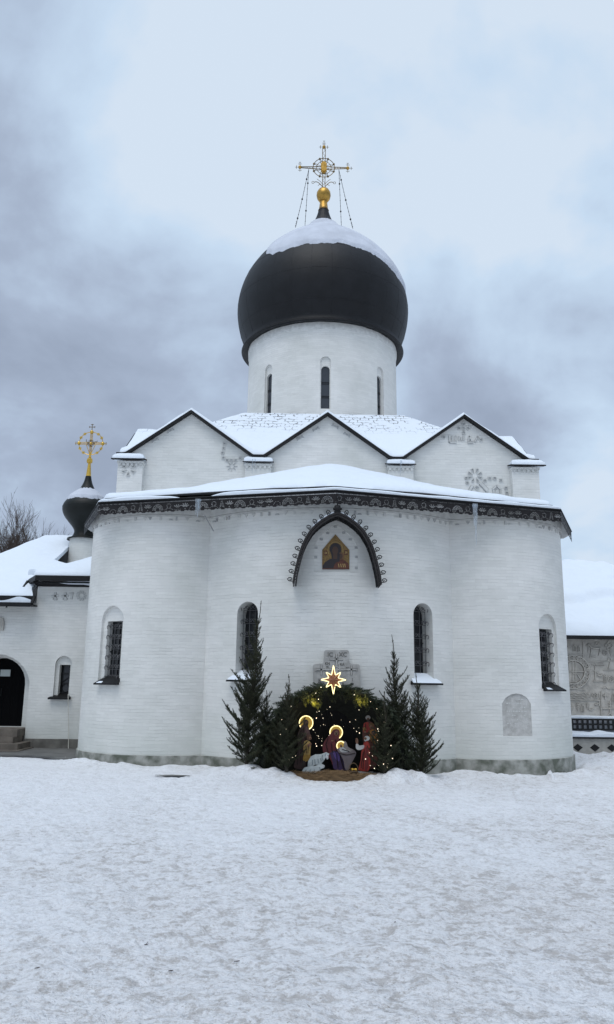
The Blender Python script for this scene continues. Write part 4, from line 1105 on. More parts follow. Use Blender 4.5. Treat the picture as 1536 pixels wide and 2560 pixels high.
# ================================================================ LEFT WING (porch chapel with small cupola)
wing = thing('chapel_wing', 'low white brick chapel wing with arched black doorway and small onion cupola', 'chapel', (-7.5, 4.5, 0))
def left_wing():
    YW = 4.5
    mb = MB(); mb.box(-7.43, -5.45, YW, 9, -.2, 4.22); a = mb.build('east_wall', BRICK, wing)
    W2 = frame((-6.58-.03, YW, 1.27), (0, -1, 0))
    cut = MB(); cut.prism(arch(.42, 1.0), -.09, .3, None, W2)
    # sunk in the wing: convert the cutter into the wing's own coordinates
    def loc(m_): return m_
    boolcut(a, loc(cut), False); cut = MB(); cut.box(-.12, .15, .02, .78, -.5, .1, None, W2); boolcut(a, loc(cut), False, plane_uv)
    g = MB(); g.box(-.14, .17, 0, .8, -.32, -.29, GLASS, W2)
    for q in (.08, .32, .56, .77): g.box(-.12, .15, q-.015, q+.015, -.288, -.25, IRON, W2)
    g.box(-.12, -.095, .02, .78, -.289, -.25, IRON, W2); g.box(.125, .15, .02, .78, -.289, -.25, IRON, W2)
    for s_ in (-1, 1): g.tube([(.015+s_*.1*cos(q), .2+.10*sin(q), -.24) for q in lin(-1.57, 1.2, 8)], .008, 4, IRON, W2)
    g.tube([(-.1, .33, -.24), (.14, .52, -.24)], .008, 4, IRON, W2)
    wn = g.build('window', None, wing)
    s_ = MB(); s_.add([(-.30, -.03, .11), (.27, -.03, .11), (.16, .09, -.3), (-.13, .09, -.3), (-.30, -.07, .11), (.27, -.07, .11), (.16, -.05, -.3), (-.13, -.05, -.3)],
                      [(0, 1, 2, 3), (7, 6, 5, 4), (4, 5, 1, 0), (5, 6, 2, 1), (6, 7, 3, 2), (7, 4, 0, 3)], METAL, W2); s_.build('sill', None, wn)
    # lower part with the doorway
    mb = MB(); mb.box(-15, -7.4301, YW+.03, 8, -.2, 3.6); b = mb.build('porch_wall', BRICK, wing)
    DX = -8.32
    D = frame((DX, YW+.03, .50), (0, -1, 0))
    cut = MB(); cut.prism(arch(1.82, 2.50, rise=.98, y0=-.7), -.34, .4, None, D); boolcut(b, loc(cut), False)
    cut = MB(); cut.prism(arch(1.32, 1.72, y0=0), -1.2, -.0, None, D); boolcut(b, loc(cut), False, plane_uv)
    d = MB(); d.prism(arch(1.32, 1.73, y0=-.01), -.75, -.70, None, D)
    for x in lin(-.6, .6, 6): d.box(x-.004, x+.004, .02, 1.5, -.70, -.695, None, D)
    dr = d.build('door', WOOD, wing); h = MB(); h.tube([(-.05, .75, -.67), (-.05, .95, -.67)], .012, 6, None, D); h.build('door_handle', IRON, dr)
    n = MB(); p0 = at(3, 1674, 5.15); p1 = at(26, 1691, 5.15); n.box(p0.x, p1.x, 5.13, 5.14, p1.z, p0.z, mat('paper notice', (.42, .46, .45), .8)); n.build('notice', None, dr)
    # steps
    for i, (x1, y0, z0, z1) in enumerate(((-7.45, 3.99, .33, .50), (-7.43, 3.80, .19, .33), (-7.18, 3.55, .06, .19), (-7.05, 3.35, -.1, .06))):
        s_ = MB(); s_.box(-10.5, x1-.04*i, y0, YW+(.03 if i else .8), z0, z1-.003); o = s_.build('step', STEP, wing)
    mb = MB(); mb.box(-7.44, -5.40, YW-.05, YW+.02, -.2, .25); mb.box(-7.40, -7.2, YW-.06, YW-.049, .0, .22); mb.build('plinth', mat('wet grey plinth', (.19, .18, .16), .85, 0, .5, 3, .01, 12), wing)
    # tall stone-capped eaves of the east part, dark metal fascia running round the corner
    R_ = MB()
    ex = [(-7.85, 9.0), (-7.85, 4.95), (-7.38, 4.08), (-5.42, 4.08)]
    def eave(pts, z0, z1, th, m, mb_):
        for (x0, y0), (x1, y1) in zip(pts, pts[1:]):
            d = Vector((x1-x0, y1-y0)).normalized(); nn = Vector((d.y, -d.x))*th
            mb_.add([(x0, y0, z0), (x1, y1, z0), (x1-nn.x, y1-nn.y, z0), (x0-nn.x, y0-nn.y, z0), (x0, y0, z1), (x1, y1, z1), (x1-nn.x, y1-nn.y, z1), (x0-nn.x, y0-nn.y, z1)],
                    [(0, 1, 2, 3), (7, 6, 5, 4), (0, 4, 5, 1), (1, 5, 6, 2), (2, 6, 7, 3), (3, 7, 4, 0)], m)
    eave(ex, 4.13, 4.26, .05, METAL, R_)
    R_.prism([(-7.84, 9), (-7.84, 4.96), (-7.37, 4.10), (-5.42, 4.10), (-5.42, 9)], 4.225, 4.24, METAL)
    # lower cornice board
    R_.add([(-7.43, 4.5, 4.02), (-5.45, 4.5, 4.02), (-5.45, 4.3, 4.10), (-7.5, 4.3, 4.10), (-7.43, 4.5, 4.08), (-5.45, 4.5, 4.08), (-5.45, 4.3, 4.13), (-7.5, 4.3, 4.13)],
           [(0, 1, 2, 3), (7, 6, 5, 4), (4, 5, 1, 0), (5, 6, 2, 1), (6, 7, 3, 2), (7, 4, 0, 3)], METAL)
    rf = R_.build('east_roof', None, wing)
    s_ = MB()
    # snow on the east roof: slope up to a ridge that meets the church
    def er(x, y): return 4.27+(.155+.14*(x+7.85))*max(0, y-4.12)
    def st(x, y):
        e = min((y-4.10)/.12, (x+7.82+max(0, 4.95-y)*.54)/.12, 1.0); return er(x, min(y, 6.4))+.02+.10*sqrt(max(0, e))+.03*fbm(x*2, y*2, 5, 2)
    heightsheet(s_, lin(-7.82, -5.42, 30), lin(4.11, 8.8, 40), st, lambda x, y: er(x, min(y, 6.4))-.02, None, lambda x, y: x > -7.82+.54*max(0, 4.93-y))
    s_.build('roof_snow', SNOW, rf, True, 60)
    s_ = MB(); pts = [(-7.0, .0), (-6.6, .05), (-6.2, .05), (-5.9, .10), (-5.6, .12), (-5.45, .12)]
    heightsheet(s_, lin(-7.0, -5.45, 20), lin(4.31, 4.5, 4), lambda x, y: 4.10+interp(x, pts)*.9-.0*y, lambda x, y: 4.13-interp(x, pts)*.9-.015); s_.build('cornice_snow', SNOW, rf, True)
    # porch roof: long snow slope
    r = MB()
    r.box(-15, -7.40, 4.02, 4.10, 3.46, 3.56, METAL); r.box(-15, -7.40, 4.10, 4.6, 3.50, 3.53, METAL)
    r.box(-15, -7.42, 4.24, 4.30, 3.66, 3.75, METAL); r.tube([(-7.40, 4.05, 3.52), (-7.42, 4.28, 3.72), (-7.83, 4.6, 4.0), (-7.86, 4.95, 4.2)], .045, 6, METAL)
    r.tube([(-8.0, 4.0, 3.47), (-8.0, 4.0, 3.42)], .02, 6, METAL)
    # slope planes
    A = (-15, 4.26, 3.72); B = (-7.60, 4.26, 3.72); Cc = (-7.60, 9.0, 6.12); D_ = (-8.95, 9.0, 6.14); E_ = (-10.6, 4.26+.0, 3.72)
    r.add([(-10.55, 4.26, 3.72), (-7.76, 4.26, 3.72), (-7.76, 9.0, 6.10), (-8.95, 9.0, 6.10), (-8.95, 12, 5.4), (-7.76, 12, 5.4), (-7.76, 9.01, 6.1), (-10.55, 12, 3.7)],
          [(0, 1, 2, 3), (3, 2, 6, 5, 4), (0, 3, 4, 7)], METAL)
    pr = r.build('porch_roof', None, wing)
    s_ = MB(); nx, ny = 40, 50; vs = []
    for lay in (1, 0):
        for j in range(ny+1):
            t = j/ny; y = 4.27+(9.0-4.27)*t; xl = -15+(0)*t; xl = interp(t, [(0, -10.75), (1, -8.93)]); xr = interp(t, [(0, -7.46), (.05, -7.60), (.14, -7.60), (.2, -7.2), (.44, -7.2), (.50, -7.74), (1, -7.74)])
            for i in range(nx+1):
                x = xl+(xr-xl)*i/nx; z = 3.75+(6.10-3.75)*t
                e = min(1, t*18, i/2.5)
                vs.append((x, y, z+(.02+(.10+.03*fbm(x*.9, y*1.4, 3, 3))*sqrt(e) if lay else .0)))
    K = (nx+1)*(ny+1); fs = []
    for j in range(ny):
        for i in range(nx): a_ = j*(nx+1)+i; fs += [(a_, a_+1, a_+nx+2, a_+nx+1), (K+a_+nx+1, K+a_+nx+2, K+a_+1, K+a_)]
    for i in range(nx): fs += [(i+1, i, K+i, K+i+1), (ny*(nx+1)+i, ny*(nx+1)+i+1, K+ny*(nx+1)+i+1, K+ny*(nx+1)+i)]
    for j in range(ny): a_ = j*(nx+1); fs += [(a_, a_+nx+1, K+a_+nx+1, K+a_), (a_+2*nx+1, a_+nx, K+a_+nx, K+a_+2*nx+1)]
    s_.add(vs, fs); s_.build('roof_snow', SNOW, pr, True, 60)
    s_ = MB(); heightsheet(s_, lin(-12, -7.45, 50), lin(4.105, 4.235, 4), lambda x, y: 3.60+.05*max(0, noise.noise(Vector((x*1.3, 0, 0)))+.35)+.10*math.exp(-((x+7.75)/.25)**2), lambda x, y: 3.535); s_.build('gutter_snow', SNOW, pr, True, 60)
    # small cupola
    cx_, cy_ = -7.33, 8.0
    m = MB(); m.lathe([(.42, 4.6), (.41, 5.93)], 40, None, None, (cx_, cy_))
    dr = m.build('cupola_drum', PLAST, wing, True, 30, uv=lambda c, n: (lambda v: (.42*atan2(v.x+7.5-7.5+.0-(cx_+7.5), (cy_-4.5)-v.y), v.z)))
    m = MB(); prof = catmull([(.36, 5.96), (.315, 6.06), (.30, 6.16), (.36, 6.28), (.50, 6.45), (.63, 6.62), (.70, 6.80), (.69, 6.95), (.62, 7.08), (.50, 7.22), (.37, 7.34), (.26, 7.46), (.18, 7.6), (.12, 7.75), (.085, 7.92)], 4)
    m.lathe([(.46, 5.90), (.50, 5.88), (.48, 5.93), (.38, 5.965)]+prof, 56, None, None, (cx_, cy_)); cu = m.build('cupola', DOMEG, wing, True, 40)
    m = MB(); m.tube([(cx_+.703*cos(q), cy_+.703*sin(q), 6.90) for q in lin(0, 6.15, 40)], .008, 4, closed=True); m.build('cupola_seam', DOMEG, cu)
    m = MB(); n = 96; vs = []; up_ = [p for p in catmull(prof[24:], 3) if p[1] < 7.66]
    for (r_, z) in up_:
        for j in range(n):
            q = 2*pi*j/n; zl = 7.10+.07*fbm(cos(q)*3, sin(q)*3, 2, 3); t = max(-.02, min(.05, (z-zl)*.5, (7.56+.06*noise.noise(Vector((cos(q)*3, sin(q)*3, 0)))-z-.07)*.4))
            vs.append((cx_+(r_+t)*cos(q), cy_+(r_+t)*sin(q), z+t*.4))
    m.add(vs, [(i*n+j, i*n+(j+1) % n, (i+1)*n+(j+1) % n, (i+1)*n+j) for i in range(len(up_)-1) for j in range(n)]); m.build('cupola_snow', THIN_SHADE, cu, True, 180)
    # gilded ring cross with stars
    g = MB(); g.lathe([(.082, 7.90), (.045, 8.30), (.04, 8.34), (.08, 8.36), (.095, 8.42), (.08, 8.49), (.035, 8.53), (.05, 8.56), (.025, 8.58), (.05, 8.70)], 20, GOLD2, None, (cx_, cy_))
    FMx = Matrix(((1, 0, 0, cx_), (0, 0, -1, cy_), (0, 1, 0, 0), (0, 0, 0, 1))); zc = 9.0; R2 = .375
    g.tube([(R2*cos(2*pi*i/48), zc+R2*sin(2*pi*i/48), 0) for i in range(48)], .011, 5, GOLD2, FMx, True)
    for dx in (-.034, 0, .034):
        g.tube([(dx*.9, 8.66, 0), (dx, zc+R2, 0)], .010, 4, GOLD2, FMx); g.tube([(-R2, zc+dx, 0), (R2, zc+dx, 0)], .010, 4, GOLD2, FMx)
    for (x, z) in ((0, R2), (-R2, 0), (R2, 0), (0, 0)): g.ball((cx_+x, cy_, zc+z), .060 if (x or z) else .045, 10, GOLD2)
    for s_ in (-1, 1):
        g.tube([(s_*.02, 8.66, 0), (s_*.15, zc-.03, 0)], .010, 4, GOLD2, FMx)
        g.tube([(s_*R2, zc, 0), (s_*(R2+.13), zc, 0)], .009, 4, GOLD2, FMx); g.tube([(s_*(R2+.1), zc-.05, 0), (s_*(R2+.1), zc+.05, 0)], .010, 4, BRONZE, FMx)
    g.tube([(0, zc+R2, 0), (0, zc+R2+.27, 0)], .011, 4, BRONZE, FMx); g.tube([(-.085, zc+R2+.17, 0), (.085, zc+R2+.17, 0)], .012, 4, BRONZE, FMx); g.tube([(-.045, zc+R2+.25, 0), (.045, zc+R2+.25, 0)], .010, 4, BRONZE, FMx)
    for s_ in (-1, 1): g.tube([(s_*.085, zc+R2+.14, 0), (s_*.085, zc+R2+.20, 0)], .009, 4, BRONZE, FMx)
    for k in range(20):
        a = 2*pi*k/20+.15; g.tube([(.06*cos(a), zc+.06*sin(a), .01), (.125*cos(a), zc+.125*sin(a), .01)], .006, 4, BRONZE, FMx)
    g.tube([(-.15, zc+.04, 0), (-.155, zc+.13, 0)], .010, 4, BRONZE, FMx); g.tube([(.12, zc+.06, 0), (.17, zc+.05, 0), (.20, zc+.09, 0)], .012, 4, BRONZE, FMx)
    rc = g.build('ring_cross', None, wing, True)
    for d in (30, 55, 125, 150, 207, 235, 305, 333):
        a = radians(d); s2 = MB(); pts = []
        for i in range(16): q = 2*pi*i/16; r_ = .058 if i % 2 == 0 else .026; pts.append((R2*cos(a)+r_*cos(q), zc+R2*sin(a)+r_*sin(q)))
        s2.prism(pts, -.012, .016, None, FMx); s2.build('star', GOLD2, rc)
    # incised signs under the east eaves
    z5 = lambda x, y: (x/4.497, 1440+y/4.497); sg = MB(); FW = Matrix(((1, 0, 0, 0), (0, 0, -1, YW), (0, 1, 0, 0), (0, 0, 0, 1)))
    def bar(x0, y0, x1, y1, wd=.03):
        a = at(*z5(x0, y0), YW); b_ = at(*z5(x1, y1), YW); a = Vector((a.x, a.z)); b_ = Vector((b_.x, b_.z)); d = (b_-a).normalized(); nn = Vector((-d.y, d.x))*wd/2
        sg.prism([tuple(a-nn*1.5), tuple(b_-nn*1.5), tuple(b_+nn*1.5), tuple(a+nn*1.5)], -.01, .006, CARVED, FW); sg.prism([tuple(a-nn), tuple(b_-nn), tuple(b_+nn), tuple(a+nn)], -.01, .022, CARVE, FW)
    for ox in (0, 112):
        sg.mark(); bar(625+ox, 185, 625+ox, 275, .05); bar(580+ox, 228, 660+ox, 222, .04); bar(600+ox, 250, 600+ox, 268, .02); bar(645+ox, 250, 645+ox, 268, .02)
    sg.mark(); bar(782, 195, 830, 190, .03); bar(815, 195, 805, 262, .04)
    sg.mark()
    for k in range(10):
        a = 2*pi*k/10; bar(918+25*cos(a), 222+25*sin(a), 918+58*cos(a), 222+58*sin(a), .035)
    # carved plate by the left frame edge
    sg.mark(); sg.prism([(lambda p: (p.x, p.z))(at(*z5(x, y), YW)) for x, y in ((-30, 610), (40, 612), (50, 520), (40, 478), (10, 462), (-30, 470))], -.01, .03, STONEB, FW)
    for l in ((5, 500, 30, 490), (30, 490, 30, 520), (8, 530, 12, 580), (12, 580, 38, 540), (10, 600, 35, 592)):
        bar(*l, .02)
    # faint sign on the cupola drum
    sg.build_parts('relief_carving', wing)
left_wing()
# cable from the wing window down and along the plinth
def cable():
    g = MB(); pts = []
    def G(px, py):
        d = ray(px, py); t = -(CAM.z-.0)/d.z; p = CAM+d*t; return Vector((p.x, p.y, ground_z(p.x, p.y)+.02))
    w_ = [at(171, 1735, 4.38), at(171, 1752, 4.37), at(172, 1800, 4.42), at(172, 1850, 4.42), at(171, 1880, 4.35)]
    seq = w_+[G(152, 1888), G(176, 1889), G(190, 1897), G(205, 1905), G(225, 1905)]
    def arcs(x0, x1, y0, h): return [G(x0, y0)+(G(x1, y0)-G(x0, y0))*t+Vector((0, 0, h*sin(pi*t))) for t in lin(0, 1, 8)]
    seq += arcs(240, 268, 1904, .07)+arcs(291, 325, 1910, .14)+arcs(345, 375, 1910, .04)+[G(420, 1912), G(470, 1914), G(500, 1913), G(535, 1915)]+arcs(540, 580, 1914, .06)
    g.tube(seq, .009, 5); o = g.build('cable', CABLE, None, True); tag(o, 'pale cable looping along the foot of the left apse from the chapel window', 'cable')
cable()

# ================================================================ RIGHT BUILDING
shrine = thing('stone_pavilion', 'pavilion with deep snow on its roof and beige carved stone wall, right edge', 'building', (8.5, 8, 0))
def pavilion():
    mb = MB(); mb.box(5.9, 14, 8.2, 14, -.2, 3.12, STONEB); mb.build('carved_wall', STONEB, shrine)
    rnd = random.Random(11); Yc = 8.2; FM = Matrix(((1, 0, 0, 0), (0, 0, -1, Yc), (0, 1, 0, 0), (0, 0, 0, 1)))
    z8 = lambda x, y: (1200+x/4.122, 1360+y/4.122); P = lambda x, y: (lambda p: (p.x, p.z))(at(*z8(x, y), Yc))
    r = MB(); LT = mat('carved stone light', (.54, .51, .46), .9, 0, .25, 5); DK = mat('carved stone dark', (.26, .24, .21), .9, 0, .25, 8)  # DK: darker, wider base tube under each lighter line
    def line(pts, wd=.028, m=LT, h=.03, closed=False):
        q = [P(*p) for p in pts]; wd *= 1.25
        r.tube([(a, b, .002) for a, b in q], wd*.95, 5, DK, FM, closed); r.tube([(a, b, .020) for a, b in q], wd*.60, 5, m, FM, closed)
    def circ(cx_, cy_, rr, **k): line([(cx_+rr*cos(2*pi*i/18), cy_+rr*sin(2*pi*i/18)) for i in range(18)], closed=True, **k)
    # big lobed medallion
    r.mark(); circ(960, 1320, 120, wd=.03); circ(960, 1320, 172, wd=.03)
    for k in range(-6, 8):
        a = radians(k*17); circ(960+146*cos(a), 1320+146*sin(a), 17, wd=.014)
    for l in ([(880, 1315), (1070, 1315)], [(955, 1190), (955, 1420)], [(985, 1200), (985, 1400)], [(915, 1200), (920, 1300)], [(1000, 1340), (1040, 1400)], [(900, 1350), (925, 1420), (1000, 1420)], [(960, 1340), (1030, 1340)]): line(l, .018)
    r.mark()
    for l in ([(865, 1140), (1060, 1140)], [(1060, 1010), (1068, 1180), (1100, 1215)], [(1080, 1215), (1500, 1200)], [(900, 1490), (1080, 1500)], [(910, 1605), (1240, 1612)], [(1250, 1520), (1252, 1780)], [(1250, 1696), (1500, 1700)], [(1270, 1300), (1400, 1296)], [(1165, 1415), (1265, 1415)], [(1150, 1240), (1280, 1245)]): line(l, .016)
    r.mark()
    line([(1095, 1050), (1120, 1030), (1150, 1070), (1200, 1075), (1245, 1070), (1250, 1110)], .026); line([(1120, 1030), (1118, 1120)], .018); line([(1150, 1080), (1135, 1170)], .016); line([(1240, 1080), (1225, 1150)], .016)
    line([(1185, 1030), (1200, 1010), (1225, 1015), (1215, 1040), (1190, 1040)], .016, closed=True); line([(1130, 1170), (1190, 1160)], .02)
    r.mark()
    for x, y in ((1310, 1045), (1350, 1045), (1330, 1020), (1330, 1070)): circ(x, y, 18, wd=.016)
    r.mark(); line([(1340, 1620), (1340, 1740)], .018)
    for y in (1640, 1665, 1690): line([(1320, y), (1362, y)], .013)
    line([(1340, 1740), (1310, 1775)], .016); line([(1340, 1740), (1368, 1775)], .016)
    r.mark(); line([(1185, 1260), (1190, 1400)], .02); circ(1190, 1245, 14, wd=.016); line([(1165, 1300), (1215, 1330)], .015); line([(1180, 1400), (1170, 1412)], .016)
    r.mark(); line([(1310, 1200), (1340, 1215), (1325, 1290)], .016); circ(1335, 1190, 16, wd=.015)
    r.mark()
    for k in range(3): line([(910+i*18, 1540+k*22+8*sin(i*1.3+k)) for i in range(14)], .014)
    line([(1225, 1540), (1235, 1600), (1225, 1650), (1245, 1700)], .012); line([(1265, 1490), (1300, 1475), (1320, 1495), (1360, 1485), (1385, 1495)], .014)
    def cross_(x, y, a):
        r.mark(); line([(x, y-a), (x, y+a)], .018); line([(x-a*.7, y-a*.2), (x+a*.7, y-a*.2)], .018); line([(x-a*.35, y-a*.65), (x+a*.35, y-a*.65)], .012)
    def tree_(x, y, a):
        r.mark(); line([(x, y+a), (x, y-a*.6)], .016)
        for q in (-.5, -.1, .3): line([(x-a*.5, y+a*q-8), (x, y+a*q), (x+a*.5, y+a*q-8)], .012)
        circ(x, y-a*.8, a*.2, wd=.012)
    def bird_(x, y, a, f=1):
        r.mark(); line([(x-a*f, y), (x-a*.4*f, y+a*.4), (x+a*.3*f, y+a*.3), (x+a*.6*f, y-a*.3), (x+a*f, y-a*.35)], .018); line([(x-a*.3*f, y+a*.3), (x-a*.1*f, y-a*.4), (x+a*.3*f, y+a*.1)], .012); line([(x, y+a*.4), (x, y+a*.8)], .010)
    def saint_(x, y, a):
        r.mark(); circ(x, y-a*.8, a*.2, wd=.014); line([(x-a*.3, y-a*.5), (x-a*.35, y+a*.9), (x+a*.35, y+a*.9), (x+a*.3, y-a*.5), (x, y-a*.6)], .014, closed=True); line([(x, y-a*.4), (x, y+a*.8)], .01)
    def rosette_(x, y, a):
        r.mark(); circ(x, y, a, wd=.014)
        for k in range(6): q = k*pi/3; line([(x+a*.25*cos(q), y+a*.25*sin(q)), (x+a*.8*cos(q), y+a*.8*sin(q))], .013)
    for f, x, y, a in ((tree_, 945, 1690, 38), (tree_, 1010, 1680, 42), (saint_, 1060, 1690, 40), (tree_, 1110, 1670, 34), (bird_, 895, 1065, 22), (bird_, 890, 1110, 16), (rosette_, 1185, 1560, 26), (bird_, 1150, 1700, 30), (bird_, 1200, 1650, 20), (saint_, 975, 1070, 34),
                       (saint_, 1020, 1080, 30), (rosette_, 1110, 1550, 22), (cross_, 1290, 1570, 30), (saint_, 1375, 1580, 44), (rosette_, 1290, 1120, 26), (tree_, 1350, 1120, 30), (cross_, 1120, 1290, 34), (bird_, 1240, 1350, 26), (saint_, 1290, 1390, 42), (rosette_, 1350, 1390, 30),
                       (saint_, 1440, 1150, 60), (rosette_, 1450, 1400, 45), (tree_, 1440, 1600, 60), (saint_, 1550, 1300, 90), (bird_, 1560, 1600, 60), (rosette_, 1650, 1200, 60)): f(x, y, a)
    r.build_parts('relief_carving', shrine)
    # plain smooth oval patches
    # roof
    mb = MB(); mb.box(5.9, 14, 7.78, 7.86, 3.06, 3.16, METAL); mb.box(5.9, 14, 7.86, 8.4, 3.121, 3.14, METAL)
    mb.add([(5.9, 7.8, 3.17), (14, 7.8, 3.17), (14, 12, 5.9), (5.9, 12, 5.9), (5.9, 17, 3.1), (14, 17, 3.1)], [(0, 1, 2, 3), (3, 2, 5, 4)], METAL)
    rf = mb.build('roof', None, shrine)
    s_ = MB(); nx, ny = 70, 60; vs = []
    def dep(x, t):
        e = min(1, t*16); b = .19+.06*fbm(x*.8, t*3, 6, 3)
        # slumped lip half way up, where a slab of snow has slid
        k = t-(.42+.05*sin(x*2.2)+.05*fbm(x*1.3, 2, 0, 2)); b += .20*max(0, 1-abs(k)/.05) if k < 0 else .20*math.exp(-k*6); b += .05*fbm(x*2.5, t*9, 1, 3)
        return .02+b*sqrt(e)
    for lay in (1, 0):
        for j in range(ny+1):
            t = j/ny
            for i in range(nx+1):
                x = 5.95+(interp(t, [(0, 14), (.80, 11.5), (1, 10.2)])-5.95)*i/nx; y = 7.8+4.2*t; z = 3.17+2.73*t
                vs.append((x, y-.0, z+(dep(x, t) if lay else 0)))
    K = (nx+1)*(ny+1); fs = []
    for j in range(ny):
        for i in range(nx): a_ = j*(nx+1)+i; fs += [(a_, a_+1, a_+nx+2, a_+nx+1), (K+a_+nx+1, K+a_+nx+2, K+a_+1, K+a_)]
    for i in range(nx): fs += [(i+1, i, K+i, K+i+1), (ny*(nx+1)+i, ny*(nx+1)+i+1, K+ny*(nx+1)+i+1, K+ny*(nx+1)+i)]
    for j in range(ny): a_ = j*(nx+1); fs += [(a_, a_+nx+1, K+a_+nx+1, K+a_), (a_+2*nx+1, a_+nx, K+a_+nx, K+a_+2*nx+1)]
    s_.add(vs, fs); s_.build('roof_snow', SNOW, rf, True, 60)
    # the wall's snowy foot
    s_ = MB(); heightsheet(s_, lin(5.9, 14, 60), lin(7.75, 8.2, 6), lambda x, y: .80+.02*noise.noise(Vector((x*2, y*2, 0)))+.06*(y-7.75), lambda x, y: .5); s_.build('ledge_snow', SNOW, shrine, True)
pavilion()
def railing():
    t = thing('lattice_railing', 'low black lattice railing with square openings below the carved wall', 'railing', (8.5, 7.5, 0))
    mb = MB(); z0, z1 = .44, .77
    for z in (z0, (z0+z1)/2-.02, z1-.05): mb.box(5.9, 12, 7.49, 7.53, z, z+.05)
    x = 5.9; 
    while x < 12: mb.box(x, x+.05, 7.488, 7.532, z0, z1); x += .15
    mb.build('lattice', IRON, t)
    b = MB(); b.box(5.9, 12, 7.56, 7.60, .1, .76); b.build('backing', mat('grey board', (.42, .43, .46), .8), t)
    # low wall in front with lozenge openings and snow on its ledge
    w_ = thing('low_wall', 'low beige wall with black diamond openings and snow on its ledge', 'wall', (8.5, 7, 0))
    b = MB(); b.box(5.9, 12, 7.0, 7.2, -.4, .24); bo = b.build('body', mat('pale render', (.38, .37, .34), .9, 0, .2, 6), w_)
    b = MB(); b.box(5.9, 12, 6.93, 7.0-.001, .245, .29); b.box(5.9, 12, 6.999, 7.45, .25, .285); b.build('coping', METAL, w_)
    b = MB(); heightsheet(b, lin(5.9, 12, 80), lin(6.95, 7.47, 8), lambda x, y: .36+.10*(y-6.95)+.03*noise.noise(Vector((x*3, y*3, 0)))*1.5+.04*max(0, noise.noise(Vector((x*1.2, 3, 0)))), lambda x, y: .288); b.build('ledge_snow', SNOW, w_, True, 60)
    z8 = lambda x, y: (1200+x/4.122, 1360+y/4.122)
    xs = [at(*z8(1010, 2095), 7).x, at(*z8(1185, 2095), 7).x]; dx = xs[1]-xs[0]
    for k in range(6):
        b = MB(); x = xs[0]+dx*k; F2 = Matrix(((1, 0, 0, x), (0, 0, -1, 7.0), (0, 1, 0, .0), (0, 0, 0, 1)))
        b.prism([(-.14, 0), (0, -.11), (.14, 0), (0, .10)], .0, .006, None, F2); b.build('diamond_opening', IRON, w_)
    b = MB(); b.box(5.9, 12, 6.995, 7.0-.0005, .19, .20); b.build('joint', STONE, w_)
railing()

